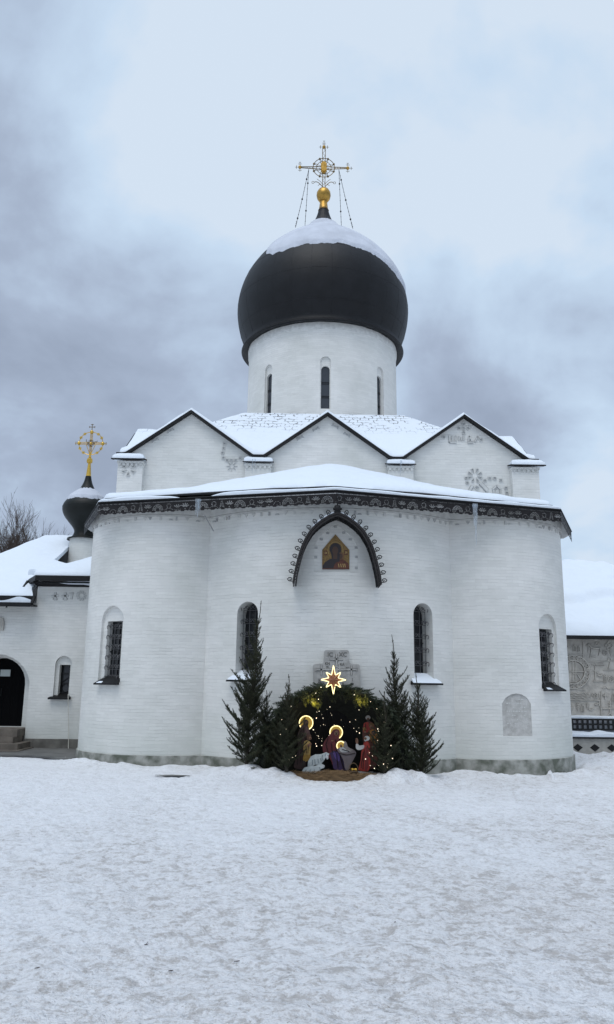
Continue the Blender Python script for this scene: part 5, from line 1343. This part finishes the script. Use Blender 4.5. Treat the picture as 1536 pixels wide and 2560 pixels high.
# ================================================================ CONIFERS
def needles_along(mb, p0, p1, L, dens, rnd, wd=.005, spread=.9, m=None):
    a = Vector(p0); b = Vector(p1); d = b-a; ln = d.length
    if ln < 1e-4: return
    d /= ln; x = d.orthogonal().normalized(); y = d.cross(x); n = max(3, int(ln*dens)); vs = []; fs = []
    for i in range(n):
        t = (i+rnd.random())/n; q = rnd.uniform(0, 6.283); o = x*cos(q)+y*sin(q); dr = (d*(1-spread*.5)+o*spread).normalized()
        p = a+d*(ln*t); l = L*rnd.uniform(.7, 1.15); s_ = d.cross(o)*wd*.5; k = len(vs)
        vs += [p-s_, p+s_, p+dr*l]; fs.append((k, k+1, k+2))
    mb.add(vs, fs, m)
def spruce(name, loc, h, rad, seed, label, lean=0, bare_top=.3, low=.03):
    rnd = random.Random(seed); e = thing(name, label, 'spruce', loc, 'young spruces around the nativity grotto'); B = Vector(loc)
    tr = MB(); cr = MB(); cr.mi(NEED); br = MB()
    top = B+Vector((lean, 0, h)); n = 14; tp = [B.lerp(top, i/n)+Vector((.02*sin(i*.9+seed), .0, 0))*(1 if i < n else 0) for i in range(n+1)]
    tr.tube(tp, [max(.005, .030*(1-i/n)**.9+.004) for i in range(n+1)], 7)
    def trunk(t): q = min(n-1e-4, max(0, t*n)); i = int(q); return tp[i].lerp(tp[i+1], q-i)
    z = low
    while z < .985:
        k = rnd.randint(4, 6) if z < .86 else 3; a0 = rnd.uniform(0, 6.28)
        for j in range(k):
            a = a0+2*pi*j/k+rnd.uniform(-.35, .35); env = (1-z)**.62*(.62+.38*min(1, z/.14)); L = rad*env*rnd.uniform(.5, 1.4)+.04
            if z > 1-bare_top: L = max(.06, L*.62)*(.5 if z > 1-bare_top*.45 else 1)
            el = radians(rnd.uniform(22, 46)+30*z); p = trunk(z+rnd.uniform(-.01, .01)); pts = [p]; m = 6
            for s_ in range(m):
                el2 = el+radians(26)*(s_/m)**1.5-radians(6)*(1-z); dd = Vector((cos(a)*cos(el2), sin(a)*cos(el2), sin(el2))); pts.append(pts[-1]+dd*L/m); a += rnd.uniform(-.06, .06)
            br.tube(pts, [.0065*(1-i/m*.75)*(1.1-z*.5) for i in range(m+1)], 4, cap=False)
            for i in range(m): needles_along(cr, pts[i], pts[i+1], .018, 620 if i > 0 else 250, rnd, .0065)
            nt_ = int(L/(.028 if z < .45 else .040))
            for q in range(1, nt_):
                u = q/nt_; i = min(m-1, int(u*m)); bp = pts[i].lerp(pts[i+1], u*m-i); d = (pts[i+1]-pts[i]).normalized(); side = d.cross(Vector((0, 0, 1))).normalized()*(1 if q % 2 else -1)
                tl = (.28*L*(1-u)+.045)*rnd.uniform(.6, 1.25); tl = min(tl, .24); td = (d*rnd.uniform(.7, 1.05)+side*rnd.uniform(.35, .7)+Vector((0, 0, rnd.uniform(.0, .6)))).normalized()
                ep = bp+td*tl; br.tube([bp, ep], .003, 3, cap=False); needles_along(cr, bp, ep, .018, 600, rnd, .0065)
                if tl > .11:
                    for sg in (-1, 1):
                        s2 = td.cross(Vector((0, 0, 1)))*sg; b2 = bp+td*tl*.45; e2 = b2+(td*.8+s2*.6).normalized()*tl*.5; needles_along(cr, b2, e2, .016, 560, rnd, .0065)
        z += (.028+.014*rnd.random())*(1.0 if z < .6 else (1.6 if z < 1-bare_top*.5 else 3.2))*max(.75, 1.6/h*1.1)
    needles_along(cr, trunk(1-bare_top*.7), trunk(.995), .018, 260, rnd)
    tr.build('trunk', TWIG, e, True); cr.mi(NEED); cr.add(br.v, br.f, TWIG); cr.build('crown', None, e)
def gp(px, py_, Y, z=None):
    p = at(px, py_, Y); return (p.x, Y, ground_z(p.x, Y)-.02)
spruce('spruce_tree', gp(613, 1925, -.62), 3.10, .58, 1, 'tallest young spruce, left of the nativity grotto under the barred window', .22, .30)
spruce('spruce_tree', gp(715, 1925, -1.05), 1.72, .40, 2, 'small thin spruce in front of the left side of the grotto', .02, .30)
spruce('spruce_tree', gp(662, 1925, -.55), 1.50, .42, 9, 'short bushy spruce between the tallest spruce and the grotto', 0, .25)
spruce('spruce_tree', gp(1004, 1922, -.45), 2.60, .50, 3, 'second tallest spruce, right of the grotto, with a long bare leader', -.15, .34)
spruce('spruce_tree', gp(1058, 1928, -.72), 1.90, .46, 4, 'bushy spruce at the far right of the nativity, below the window sill', -.10, .36)
spruce('spruce_tree', gp(962, 1930, -1.02), 1.45, .36, 6, 'small dark spruce in front of the right side of the grotto, thin stem', .02, .40)

# ================================================================ NATIVITY
def grotto():
    cx_ = -.03; g = thing('nativity_grotto', 'round grotto of cut fir branches built against the church wall', 'grotto', (cx_, -.3, 0))
    rnd = random.Random(21); A, H = 1.36, 1.56
    # woven shell, open to the front
    sh = MB(); nu, nv = 30, 10; vs = []
    def S(u, v, k=1.0):   # u across 0..pi, v depth 0 (front rim) .. 1 (back)
        a = pi*u; f = cos(v*pi/2*.92)**.45; return Vector((cx_-A*k*cos(a)*f, -.72+v*.72, .02+H*k*sin(a)**.80*(.62+.38*f)))
    for v in range(nv+1):
        for u in range(nu+1): vs.append(S(u/nu, v/nv))
    for v in range(nv+1):
        for u in range(nu+1): vs.append(S(u/nu, v/nv, .93)+Vector((0, -.0, 0)))
    K = (nu+1)*(nv+1); fs = []
    for v in range(nv):
        for u in range(nu): a = v*(nu+1)+u; fs += [(a, a+1, a+nu+2, a+nu+1), (K+a+nu+1, K+a+nu+2, K+a+1, K+a)]
    for u in range(nu): fs.append((u+1, u, K+u, K+u+1))
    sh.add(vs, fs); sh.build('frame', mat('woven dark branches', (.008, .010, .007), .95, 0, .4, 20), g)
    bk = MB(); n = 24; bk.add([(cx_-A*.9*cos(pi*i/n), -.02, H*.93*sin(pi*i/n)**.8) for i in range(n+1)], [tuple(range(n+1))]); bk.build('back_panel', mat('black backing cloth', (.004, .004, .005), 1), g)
    # fir sprigs laid over it
    sp = MB()
    def sprig(p, d, L, flat, m=NEEDD, dens=240):
        d = d.normalized(); e = p+d*L; sp.tube([p, p+d*L*.5, e], [.005, .004, .002], 3, TWIG, cap=False)
        for i in range(5):
            u = .15+.17*i; b = p+d*L*u
            for sg in (-1, 1):
                s_ = d.cross(flat).normalized()*sg; e2 = b+(d*.75+s_*.75+flat*rnd.uniform(-.2, .3)).normalized()*L*.42*(1.05-u); needles_along(sp, b, e2, .026, dens, rnd, .009, .9, m)
        needles_along(sp, p, e, .026, dens, rnd, .009, .9, m)
    for i in range(520):
        u = rnd.uniform(.0, 1); v = rnd.random()**1.3*.9; p = S(u, v); nrm = Vector((p.x-cx_, -.1, p.z*.8)).normalized()
        a = rnd.uniform(-1, 1); d = Vector((nrm.z*(1 if p.x > cx_ else -1), -.5*rnd.random(), -abs(nrm.x)))+nrm*rnd.uniform(.1, .7)+Vector((a*.4, 0, rnd.uniform(-.3, .3)))
        sprig(p, d, rnd.uniform(.16, .32), nrm)
    for i in range(150):   # fringe hanging over the opening
        u = rnd.uniform(.04, .96); p = S(u, 0)+Vector((0, -.02, 0)); d = Vector((rnd.uniform(-.5, .5), -.25, -1)) if rnd.random() < .7 else Vector((rnd.uniform(-1, 1), -.5, .1))
        sprig(p, d, rnd.uniform(.12, .26)*(1.2 if .25 < u < .75 else .8), Vector((0, -1, .2)))
    for i in range(60):   # low side packing
        s_ = rnd.choice((-1, 1)); p = Vector((cx_+s_*rnd.uniform(1.0, 1.42), rnd.uniform(-.85, -.3), rnd.uniform(.02, .7))); sprig(p, Vector((s_*rnd.uniform(-.2, .8), -.5, rnd.uniform(.2, 1))), rnd.uniform(.2, .35), Vector((0, -1, 0)))
    LITN = mat('yellow green lamp lit needles', (.16, .17, .045), .6, 0, .3, 9)  # lamp glow painted into the needle colour of sprigs beside the lamps
    # the two lamps that light the fringe
    for (px, py, pw) in ((782, 1757, .9), (898, 1752, .55)):
        p = at(px, py, -.80)
        for q in range(9): sprig(p+Vector((rnd.uniform(-.14, .14), rnd.uniform(-.0, .05), rnd.uniform(.02, .12))), Vector((rnd.uniform(-.5, .5), -.2, -1)), rnd.uniform(.12, .2), Vector((0, -1, .2)), LITN, 300)
        m = MB(); m.ball((p.x, p.y+.05, p.z+.02), .022, 8, NEON); m.build('lamp_bulb', None, g)
        ld = bpy.data.lights.new('grotto_lamp', 'POINT'); ld.energy = pw*3.2; ld.color = (1, .80, .25); ld.shadow_soft_size = .03; lo = bpy.data.objects.new('grotto_lamp', ld); C.objects.link(lo); lo.location = (p.x-(cx_), p.y-.09+.3, p.z-.0); lo.parent = g
    sp.build('fir_branches', None, g)
grotto()
zn = lambda x, y: (700+x/4.9467, 1600+y/4.9467)
SKIN = mat('painted skin', (.20, .10, .06), .6); SKD = mat('painted dark skin', (.11, .055, .035), .6); HAIR = mat('painted dark hair', (.03, .02, .016), .6); WHT = mat('painted white', (.50, .50, .50), .6, 0, .25, 14)
MAR = mat('painted maroon robe', (.13, .014, .02), .6, 0, .35, 9); RED = mat('painted red robe', (.33, .028, .018), .6, 0, .4, 11); PUR = mat('painted purple robe', (.055, .028, .10), .6, 0, .4, 6); BRN = mat('painted brown robe', (.055, .028, .028), .6, 0, .35, 7)
YEL = mat('painted yellow fleece', (.42, .28, .09), .6, 0, .4, 18); ORG_ = mat('painted orange robe', (.36, .15, .03), .6, 0, .45, 15); GRY = mat('painted grey beard', (.30, .28, .27), .6); MANG = mat('painted grey purple manger', (.17, .14, .15), .6, 0, .3, 6)
LINE = mat('painted fold line', (.02, .012, .012), .6); HALO = mat('halo gold disc', (.42, .27, .05), .4, .3, emit=(1, .65, .12), estr=.12); BLUG = mat('painted blue grey shade', (.20, .24, .26), .6); BLU = mat('painted blue violet knee', (.10, .06, .24), .6)
def P3(x, y, Y): return (lambda p: (p.x, p.z))(at(*zn(x, y), Y))
class Board:
    """a free-standing painted plywood cut-out; every piece is a shape of its own laid on the board"""
    def __init__(s, name, label, Y, bx, by):
        p = at(*zn(bx, by), Y); s.Y = Y; s.t = thing(name, label, 'cut-out figure', (p.x, Y, max(0, p.z)), 'painted nativity cut-outs'); s.mb = MB(); s.FM = Matrix(((1, 0, 0, 0), (0, 0, -1, Y), (0, 1, 0, 0), (0, 0, 0, 1))); s.k = 0
    def poly(s, pts, m, h=None):
        s.k += 1; s.mb.prism([P3(x, y, s.Y) for x, y in pts], -.012, .004+s.k*.0012, m, s.FM)
    def ell(s, cx_, cy_, rx, ry, m, rot=0, n=16):
        s.poly([(cx_+rx*cos(q)*cos(rot)-ry*sin(q)*sin(rot), cy_+rx*cos(q)*sin(rot)+ry*sin(q)*cos(rot)) for q in [2*pi*i/n for i in range(n)]], m)
    def line(s, pts, wd, m=LINE):
        s.k += 1; s.mb.tube([(*P3(x, y, s.Y), .004+s.k*.0012) for x, y in pts], wd/4.9467/118, 4, m, s.FM)
    def curve(s, pts, m, k=4): s.poly(catmull(list(pts)+[pts[0]], k)[:-1], m)
    def halo(s, cx_, cy_, r, a0=0, a1=360, tube=.009):
        c = P3(cx_, cy_, s.Y); rr = r/4.9467/116; n = 36
        d = MB(); d.prism([(c[0]+rr*cos(2*pi*i/n), c[1]+rr*sin(2*pi*i/n)) for i in range(n)], -.035, -.02, None, s.FM); hd = d.build('halo', HALO, s.t)
        d = MB(); d.tube([(c[0]+rr*cos(radians(a0+(a1-a0)*i/n)), c[1]+rr*sin(radians(a0+(a1-a0)*i/n)), -.008) for i in range(n+1)], tube, 6, None, s.FM); d.build('neon_ring', NEON, hd, True)
    def face(s, cx_, cy_, r, skin=SKIN, beard=None, rot=0):
        s.ell(cx_, cy_, r*.78, r, skin, rot)
        if beard: s.ell(cx_-r*.1*sin(rot), cy_+r*.75, r*.62, r*.62, beard, rot)
        for sg in (-1, 1): s.ell(cx_+sg*r*.32, cy_-r*.12, r*.16, r*.09, LINE, rot, 8)
        s.line([(cx_, cy_-r*.1), (cx_+r*.06, cy_+r*.25)], 4); s.line([(cx_-r*.25, cy_+r*.48), (cx_+r*.25, cy_+r*.48)], 4)
    def done(s): return s.mb.build('painted_board', None, s.t)
def figures():
    # old man and shepherd boy, left
    b = Board('nativity_figure', 'tall haloed man in brown robe painted on a cut-out, left in the grotto', -.32, 270, 1590)
    b.curve([(300, 1035), (262, 1070), (235, 1130), (215, 1200), (225, 1280), (215, 1400), (190, 1500), (180, 1580), (300, 1595), (330, 1500), (330, 1300), (375, 1190), (365, 1110), (345, 1060)], BRN)
    b.ell(322, 1020, 34, 38, HAIR); b.face(335, 1028, 26, SKD, HAIR)
    b.curve([(320, 1075), (350, 1080), (370, 1150), (380, 1180), (335, 1190), (310, 1150)], mat('painted dusky sleeve', (.10, .05, .05), .6))
    b.ell(375, 1180, 14, 10, SKD)
    for l in ([(300, 1080), (265, 1250), (255, 1500)], [(270, 1100), (235, 1300), (215, 1540)], [(330, 1200), (290, 1330), (280, 1560)]): b.line(l, 4)
    b.halo(325, 1025, 73); b.done()
    b = Board('nativity_figure', 'boy in yellow fleece tunic painted on a cut-out beside the tall haloed man', -.42, 330, 1560)
    b.curve([(300, 1255), (330, 1240), (365, 1250), (385, 1290), (380, 1380), (375, 1470), (385, 1500), (350, 1500), (350, 1440), (330, 1500), (290, 1495), (300, 1430), (292, 1350)], YEL)
    b.curve([(295, 1420), (375, 1420), (372, 1490), (290, 1490)], mat('painted ochre leggings', (.34, .20, .035), .6, 0, .4, 18)); b.poly([(285, 1490), (315, 1495), (300, 1570), (270, 1570)], HAIR); b.poly([(345, 1490), (375, 1490), (370, 1570), (345, 1570)], HAIR)
    b.ell(362, 1205, 30, 34, mat('painted brown hair', (.08, .035, .02), .6)); b.face(376, 1215, 20, SKIN)
    b.curve([(340, 1290), (380, 1270), (390, 1290), (350, 1330)], SKIN)
    for x in (315, 335, 355): b.line([(x, 1300), (x-6, 1400)], 3)
    b.done()
    # mother
    b = Board('nativity_figure', 'haloed woman in maroon and purple robe painted on a cut-out, centre of the grotto', -.30, 700, 1600)
    b.curve([(650, 1130), (610, 1180), (560, 1240), (530, 1310), (545, 1400), (620, 1470), (660, 1560), (690, 1600), (830, 1600), (800, 1480), (740, 1400), (725, 1300), (735, 1200), (700, 1130)], MAR)
    b.curve([(620, 1400), (660, 1370), (720, 1380), (760, 1430), (800, 1500), (850, 1600), (680, 1602), (650, 1500)], PUR)
    b.curve([(655, 1395), (705, 1385), (740, 1430), (735, 1500), (690, 1470)], BLU)
    b.curve([(640, 1180), (650, 1125), (690, 1102), (728, 1112), (742, 1150), (728, 1200), (695, 1225)], MAR); b.face(698, 1150, 32, SKIN, None, .5)
    b.curve([(600, 1240), (650, 1230), (665, 1245), (655, 1262), (610, 1270)], MAR); b.ell(650, 1245, 16, 9, SKIN)
    for l in ([(600, 1200), (570, 1290), (600, 1390)], [(690, 1230), (700, 1330), (690, 1390)], [(640, 1280), (650, 1390)], [(700, 1400), (720, 1580)], [(740, 1420), (790, 1590)]): b.line(l, 4)
    b.halo(697, 1142, 68); b.done()
    # manger with child
    b = Board('nativity_figure', 'swaddled child with small halo in a grey manger painted on a cut-out', -.40, 860, 1590)
    b.curve([(700, 1345), (745, 1335), (800, 1345), (870, 1340), (935, 1375), (940, 1420), (915, 1470), (880, 1540), (860, 1600), (810, 1600), (790, 1500), (750, 1420)], MANG)
    b.curve([(780, 1360), (790, 1300), (800, 1250), (825, 1270), (845, 1320), (895, 1355), (880, 1380), (800, 1385)], mat('painted grey cloth', (.26, .23, .22), .6, 0, .3, 9))
    b.curve([(735, 1350), (760, 1320), (790, 1330), (830, 1360), (870, 1370), (820, 1388), (760, 1385)], WHT)
    b.face(757, 1310, 19, SKIN, None, -.4); b.line([(770, 1350), (860, 1378)], 4); b.line([(715, 1395), (820, 1420), (930, 1400)], 4)
    b.halo(757, 1308, 45, -60, 250, .009); b.done()
    # three men, upper right
    b = Board('nativity_figure', 'three standing men in red and orange painted on one cut-out, right in the grotto', -.34, 1120, 1560)
    b.curve([(1050, 1020), (1030, 1060), (1022, 1140), (1030, 1250), (1060, 1560), (1190, 1560), (1215, 1300), (1218, 1180), (1170, 1050), (1110, 1005)], mat('painted brown red cloak', (.11, .03, .018), .6, 0, .5, 10))
    b.curve([(1040, 1030), (1090, 1015), (1110, 1060), (1100, 1130), (1030, 1140)], RED)
    b.ell(1090, 960, 30, 28, GRY); b.face(1092, 982, 22, SKD, HAIR)
    b.ell(1132, 1058, 34, 34, mat('painted ginger hair', (.12, .05, .015), .6)); b.face(1128, 1075, 22, SKIN, mat('painted ginger beard', (.14, .055, .02), .6))
    b.curve([(1110, 1120), (1170, 1100), (1215, 1170), (1210, 1280), (1150, 1270), (1105, 1200)], ORG_); b.ell(1160, 1145, 28, 28, HAIR); b.face(1152, 1158, 20, SKIN)
    b.poly([(1025, 1085), (1060, 1075), (1070, 1110), (1035, 1120)], mat('painted casket', (.25, .12, .02), .4)); b.ell(1052, 1135, 16, 10, SKIN)
    for l in ([(1060, 1030), (1050, 1120)], [(1150, 1200), (1160, 1400)], [(1190, 1200), (1195, 1400)]): b.line(l, 4)
    b.done()
    b = Board('nativity_figure', 'white-bearded man in long red robe raising his hands, painted on a cut-out', -.52, 1050, 1615)
    b.curve([(1040, 1270), (1075, 1250), (1110, 1290), (1110, 1400), (1120, 1500), (1105, 1600), (1060, 1625), (985, 1610), (975, 1590), (1000, 1480), (1010, 1380), (1030, 1340)], RED)
    b.curve([(1060, 1330), (1095, 1330), (1090, 1580), (1050, 1600)], mat('painted dark red lining', (.13, .012, .012), .6))
    b.curve([(940, 1290), (960, 1275), (985, 1305), (1040, 1300), (1035, 1340), (985, 1360), (945, 1345)], WHT)
    b.curve([(940, 1215), (962, 1218), (970, 1250), (962, 1285), (940, 1270)], SKIN); b.line([(950, 1225), (955, 1268)], 3)
    b.ell(1078, 1215, 34, 30, WHT); b.face(1058, 1222, 22, SKIN, WHT)
    for l in ([(1030, 1380), (1000, 1590)], [(1045, 1350), (1025, 1600)]): b.line(l, 4)
    b.done()
    # sheep
    for (pts, lab, Y, extra) in ((((350, 1650), (345, 1560), (350, 1500), (385, 1440), (440, 1415), (510, 1412), (545, 1398), (575, 1388), (612, 1408), (600, 1430), (602, 1470), (585, 1480), (570, 1450), (548, 1490), (520, 1520), (520, 1560), (495, 1570), (480, 1545), (440, 1540), (410, 1560), (415, 1640), (400, 1650), (385, 1580), (370, 1610), (372, 1650)),
                                 'standing white sheep painted on a cut-out in the straw', -.78, 1), (((280, 1668), (275, 1620), (300, 1580), (350, 1565), (430, 1560), (480, 1545), (530, 1535), (556, 1555), (548, 1578), (520, 1590), (490, 1610), (440, 1640), (400, 1665)),
                                 'white sheep lying down, painted cut-out at the feet of the standing sheep', -.86, 0)):
        b = Board('sheep_figure', lab, Y, 400, 1655); b.poly(list(pts), mat('painted pale sheep', (.43, .47, .47), .6, 0, .25, 12))
        if extra:
            b.ell(583, 1440, 16, 26, WHT, -.3); b.ell(588, 1430, 4, 4, LINE); b.poly([(560, 1405), (575, 1400), (566, 1440), (556, 1435)], BLUG); b.poly([(594, 1468), (604, 1470), (600, 1480), (590, 1480)], LINE)
            for l in ([(405, 1480), (402, 1540)], [(430, 1475), (440, 1530)], [(470, 1470), (480, 1520)], [(500, 1460), (515, 1500)], [(530, 1420), (520, 1460), (540, 1485)], [(360, 1560), (365, 1640)]): b.line(l, 4, BLUG)
        else:
            b.ell(535, 1562, 12, 16, WHT, .6); b.ell(540, 1560, 3, 3, LINE)
            for l in ([(330, 1600), (300, 1640)], [(380, 1600), (360, 1650)], [(430, 1600), (420, 1640)], [(490, 1570), (500, 1595)]): b.line(l, 4, BLUG)
        b.done()
figures()
def star():
    Y = -.86; c = at(*zn(663, 492), Y); t = thing('star_lamp', 'eight-pointed star outlined in glowing warm neon above the grotto', 'star', (c.x, Y, c.z), None)
    FM = Matrix(((1, 0, 0, c.x), (0, 0, -1, Y), (0, 1, 0, c.z), (0, 0, 0, 1))); k = 1/4.9467/116; pts = []
    for i in range(16):
        a = pi/2+2*pi*i/16
        r = (52 if i % 2 else (152 if i in (0, 8) else 136 if i in (4, 12) else 112))*k; pts.append((r*cos(a), r*sin(a)))
    pr = [p for p in pts]; mb = MB(); br1 = mat('star brown facet', (.22, .06, .03), .5, 0, .3, 20); br2 = mat('star gold facet', (.34, .14, .05), .5, 0, .3, 20)
    n = 16
    for i in range(n):   # faceted relief
        a = pts[i]; b = pts[(i+1) % n]; mb.add([(0, 0, .045), (a[0]*.92, a[1]*.92, .0), (b[0]*.92, b[1]*.92, .0), (0, 0, -.01)], [(0, 1, 2), (3, 2, 1)], br1 if i % 2 else br2, FM)
    mb.build('star_body', None, t)
    path = []
    for i in range(n):
        a, b = Vector(pts[i]), Vector(pts[(i+1) % n]); path += [tuple(a.lerp(b, q)) for q in (.04, .3, .6, .9)]
    mb = MB(); mb.tube([(p[0], p[1], .012) for p in path], .0075, 6, None, FM, True); mb.build('neon_tube', NEON, t, True)
    mb = MB(); mb.tube([(0, -.02, -.02), (0, -.33, -.1)], .008, 5, None, FM); mb.build('support_rod', IRON, t)
star()
def straw():
    rnd = random.Random(4); mb = MB(); n = 40
    def sz(x, y):
        d = ((x+.07)/.80)**2+((y+.80)/.42)**2; return ground_z(x, y)+max(-.05, .10*(1-d))+.02*noise.noise(Vector((x*7, y*9, 0)))
    xs = lin(-.9, .78, 50); ys = lin(-1.26, -.2, 26); mb.add([(x, y, sz(x, y)) for y in ys for x in xs], [(j*51+i, j*51+i+1, (j+1)*51+i+1, (j+1)*51+i) for j in range(26) for i in range(50)])
    for i in range(3400):
        q = rnd.uniform(0, 6.28); r = sqrt(rnd.random())*1.04; x = -.07+.82*r*cos(q); y = -.80+.44*r*sin(q); z = sz(x, y)+rnd.uniform(0, .02); a = rnd.gauss(0, .8); L = rnd.uniform(.05, .13); e = rnd.uniform(-.1, .35)
        d = Vector((cos(a)*cos(e), sin(a)*cos(e), sin(e)))*L; s_ = Vector((-sin(a), cos(a), .3))*.0028; p = Vector((x, y, z)); mb.add([p-s_, p+s_, p+d+s_, p+d-s_], [(0, 1, 2, 3)])
    o = mb.build('straw_bedding', STRAW); tag(o, 'loose brown straw spread over the floor of the nativity grotto', 'straw', kind='stuff')
straw()
def basket():
    c = at(*zn(912, 1590), -.80); z0 = ground_z(c.x, -.8)+.09; t = thing('basket', 'small wicker basket with arched handle filled with gold baubles', 'basket', (c.x, -.8, z0)); W = mat('dark wicker', (.12, .075, .04), .8, 0, .4, 60)
    mb = MB(); mb.lathe([(.055, z0), (.085, z0+.06), (.08, z0+.065), (.05, z0+.01)], 18, None, None, (c.x, -.8))
    for k in range(5): mb.tube([(c.x+(.056+.0065*k)*cos(q), -.8+(.056+.0065*k)*sin(q), z0+.006+.012*k) for q in lin(0, 5.9, 16)], .006, 5, closed=True)
    mb.build('bowl', W, t); mb = MB(); mb.tube([(c.x+.085*cos(q), -.8, z0+.06+.135*sin(q)) for q in lin(0, pi, 14)], .008, 6); mb.build('handle', W, t)
    rnd = random.Random(2)
    for i in range(9):
        q = rnd.uniform(0, 6.28); r = rnd.uniform(0, .05); tag(None or (lambda m_: m_)(ball_obj('bauble', (c.x+r*cos(q), -.8+r*sin(q), z0+.075+.02*rnd.random()), .019, GOLD2)), 'small gold bauble heaped in the wicker basket', 'bauble', 'gold baubles in the basket')
def ball_obj(name, p, r, m, parent=None):
    o = bpy.data.objects.new(name, BM[m.name]) if m.name in BM else None
    if o is None:
        mb = MB(); mb.ball((0, 0, 0), 1, 8); o = mb.build(name, m, None, True, 180); BM[m.name] = o.data
    else: C.objects.link(o)
    o.scale = (r, r, r)
    if parent: o.parent = parent; p = Vector(p)-ORG[parent.name]
    o.location = p; return o
BM = {}
basket()
def lights():
    t = thing('fairy_lights', 'string of tiny warm lights scattered over the grotto and small spruces', 'string lights', (0, -.8, 1)); rnd = random.Random(8); pts = []
    for i in range(46): pts.append(at(*zn(rnd.uniform(400, 1010), rnd.uniform(850, 1330)), -.09))        # curtain inside
    known = [(130, 800), (140, 820), (92, 888), (27, 985), (120, 985), (52, 1098), (80, 1100), (5, 1170), (232, 1350), (70, 1312), (40, 1425), (157, 1452), (118, 1482), (195, 1433), (445, 658), (620, 828), (478, 733), (920, 677), (1122, 763), (1200, 850), (980, 865), (1270, 923),
             (1292, 1015), (1220, 1127), (1210, 1245), (1108, 1393), (1060, 1472), (1145, 1433), (1340, 1415), (1393, 1465), (1283, 1534), (1338, 1532), (1330, 1552), (1222, 1552), (1330, 1575), (1170, 1588), (1118, 1553), (985, 1150), (415, 1110), (455, 1312), (510, 585), (1375, 1305), (1210, 1268), (1212, 1100)]
    for (x, y) in known: pts.append(at(*zn(x, y), -1.05 if (x < 240 or x > 1030) else -.88))
    for i, p in enumerate(pts): ball_obj('bulb', p, rnd.choice((.003, .0045, .006)) if i < 46 else rnd.choice((.0045, .006, .0075)), BULB, t)
    mb = MB(); q = sorted(pts[:46], key=lambda p: (round(p.x*5), p.z))
    for a, b in zip(q, q[1:]):
        if (a-b).length < .7: mb.tube([a, (a+b)/2+Vector((0, 0, -.03)), b], .0018, 3, cap=False)
    mb.build('wire', mat('dark green wire', (.01, .015, .01), .6), t)
lights()

# ================================================================ BARE TREES beyond the wing
def bare_tree(loc, h, seed, label, group, cat='tree', up=.75):
    rnd = random.Random(seed); e = thing('bare_tree', label, cat, loc, group); tr = MB(); cr = MB(); B = Vector(loc)
    def grow(p, d, L, r, lev, mb):
        n = 4 if lev < 2 else 3; pts = [p]; q = d.copy()
        for i in range(n):
            q = (q+Vector((rnd.gauss(0, .09), rnd.gauss(0, .09), rnd.gauss(.03, .05)))).normalized(); pts.append(pts[-1]+q*L/n)
        r1 = r*.55; mb.tube(pts, [r+(r1-r)*i/n for i in range(n+1)], 5 if lev < 2 else 3, cap=False)
        if lev >= 5: return
        k = (10, 8, 5, 4, 3)[lev]
        for i in range(k):
            t = (.25 if lev else .3)+.75*(i+rnd.random()*.6)/k; t = min(t, 1); j = min(n-1, int(t*n)); bp = pts[j].lerp(pts[j+1], t*n-j)
            a = rnd.uniform(0, 6.283); side = Vector((cos(a), sin(a), 0)); nd = (q*up+side*rnd.uniform(.3, .65)+Vector((0, 0, .25))).normalized()
            grow(bp, nd, L*rnd.uniform(.45, .68), max(.006, r1*rnd.uniform(.55, .8)), lev+1, cr)
    h *= .78
    grow(B, Vector((rnd.gauss(0, .04), 0, 1)).normalized(), h*.62, h*.013, 0, tr)
    tr.build('trunk', BARK, e, True); cr.build('crown', BARK, e)
gt = 'bare trees behind the chapel wing'
for i, (px, ty, Y, lab) in enumerate(((8, 1285, 24, 'bare tree at the left frame edge'), (38, 1290, 27, 'second bare tree from the left edge'), (62, 1300, 22, 'slim upright bare tree near the ridge, third from left'), (95, 1262, 25, 'tallest bare tree, just left of the chapel ridge'),
                                     (118, 1300, 28, 'bare tree directly over the ridge left of the black cupola'), (145, 1330, 30, 'smallest bare twigs next to the black cupola'), (22, 1330, 19, 'low thicket-like bare tree in front at far left'), (50, 1310, 20, 'fine-twigged bare tree between the second and third from the left'), (80, 1320, 23, 'bushy bare tree just left of the tallest one'), (108, 1325, 21, 'short bare tree whose twigs touch the snowy ridge'))):
    p = at(px, ty, Y); q = at(px, 1500, Y); bare_tree((p.x, Y, -.1), p.z*1.02, 30+i, lab+' behind the snowy roof', gt, up=1.0)
p = at(1562, 1400, 26); bare_tree((p.x, 26, -.1), p.z*1.0, 77, 'bare tree showing only twig tips over the pavilion roof, right edge', None)
# small debris on the snow
def debris():
    rnd = random.Random(9)
    for i, (px, py, lab) in enumerate(((365, 2365, 'forked brown twig lying on the snow, lower left'), (592, 2406, 'short dark leaf scrap on the snow, left of centre'), (427, 2434, 'tiny dark scrap on the snow below the forked twig'), (988, 2307, 'dark leaf scrap on the snow right of centre'), (92, 2430, 'tiny brown twig near the lower left edge'))):
        d = ray(px, py); t = -(CAM.z)/d.z; p = CAM+d*t; p.z = ground_z(p.x, p.y)+.008; mb = MB(); a = rnd.uniform(0, 1)
        L_ = rnd.uniform(.008, .018); d_ = Vector((cos(a), .6*sin(a), .05)); mb.tube([p-d_*L_, p+d_*L_*.3, p+d_*L_*1.1+Vector((0, .004, 0))], [.002, .0035, .002], 5)
        if i == 0: mb.tube([p, p+Vector((.01, .02, .01))], .002, 4)
        o = mb.build('twig_scrap', BARK); tag(o, lab, 'twig', 'scraps lying on the snow')
debris()
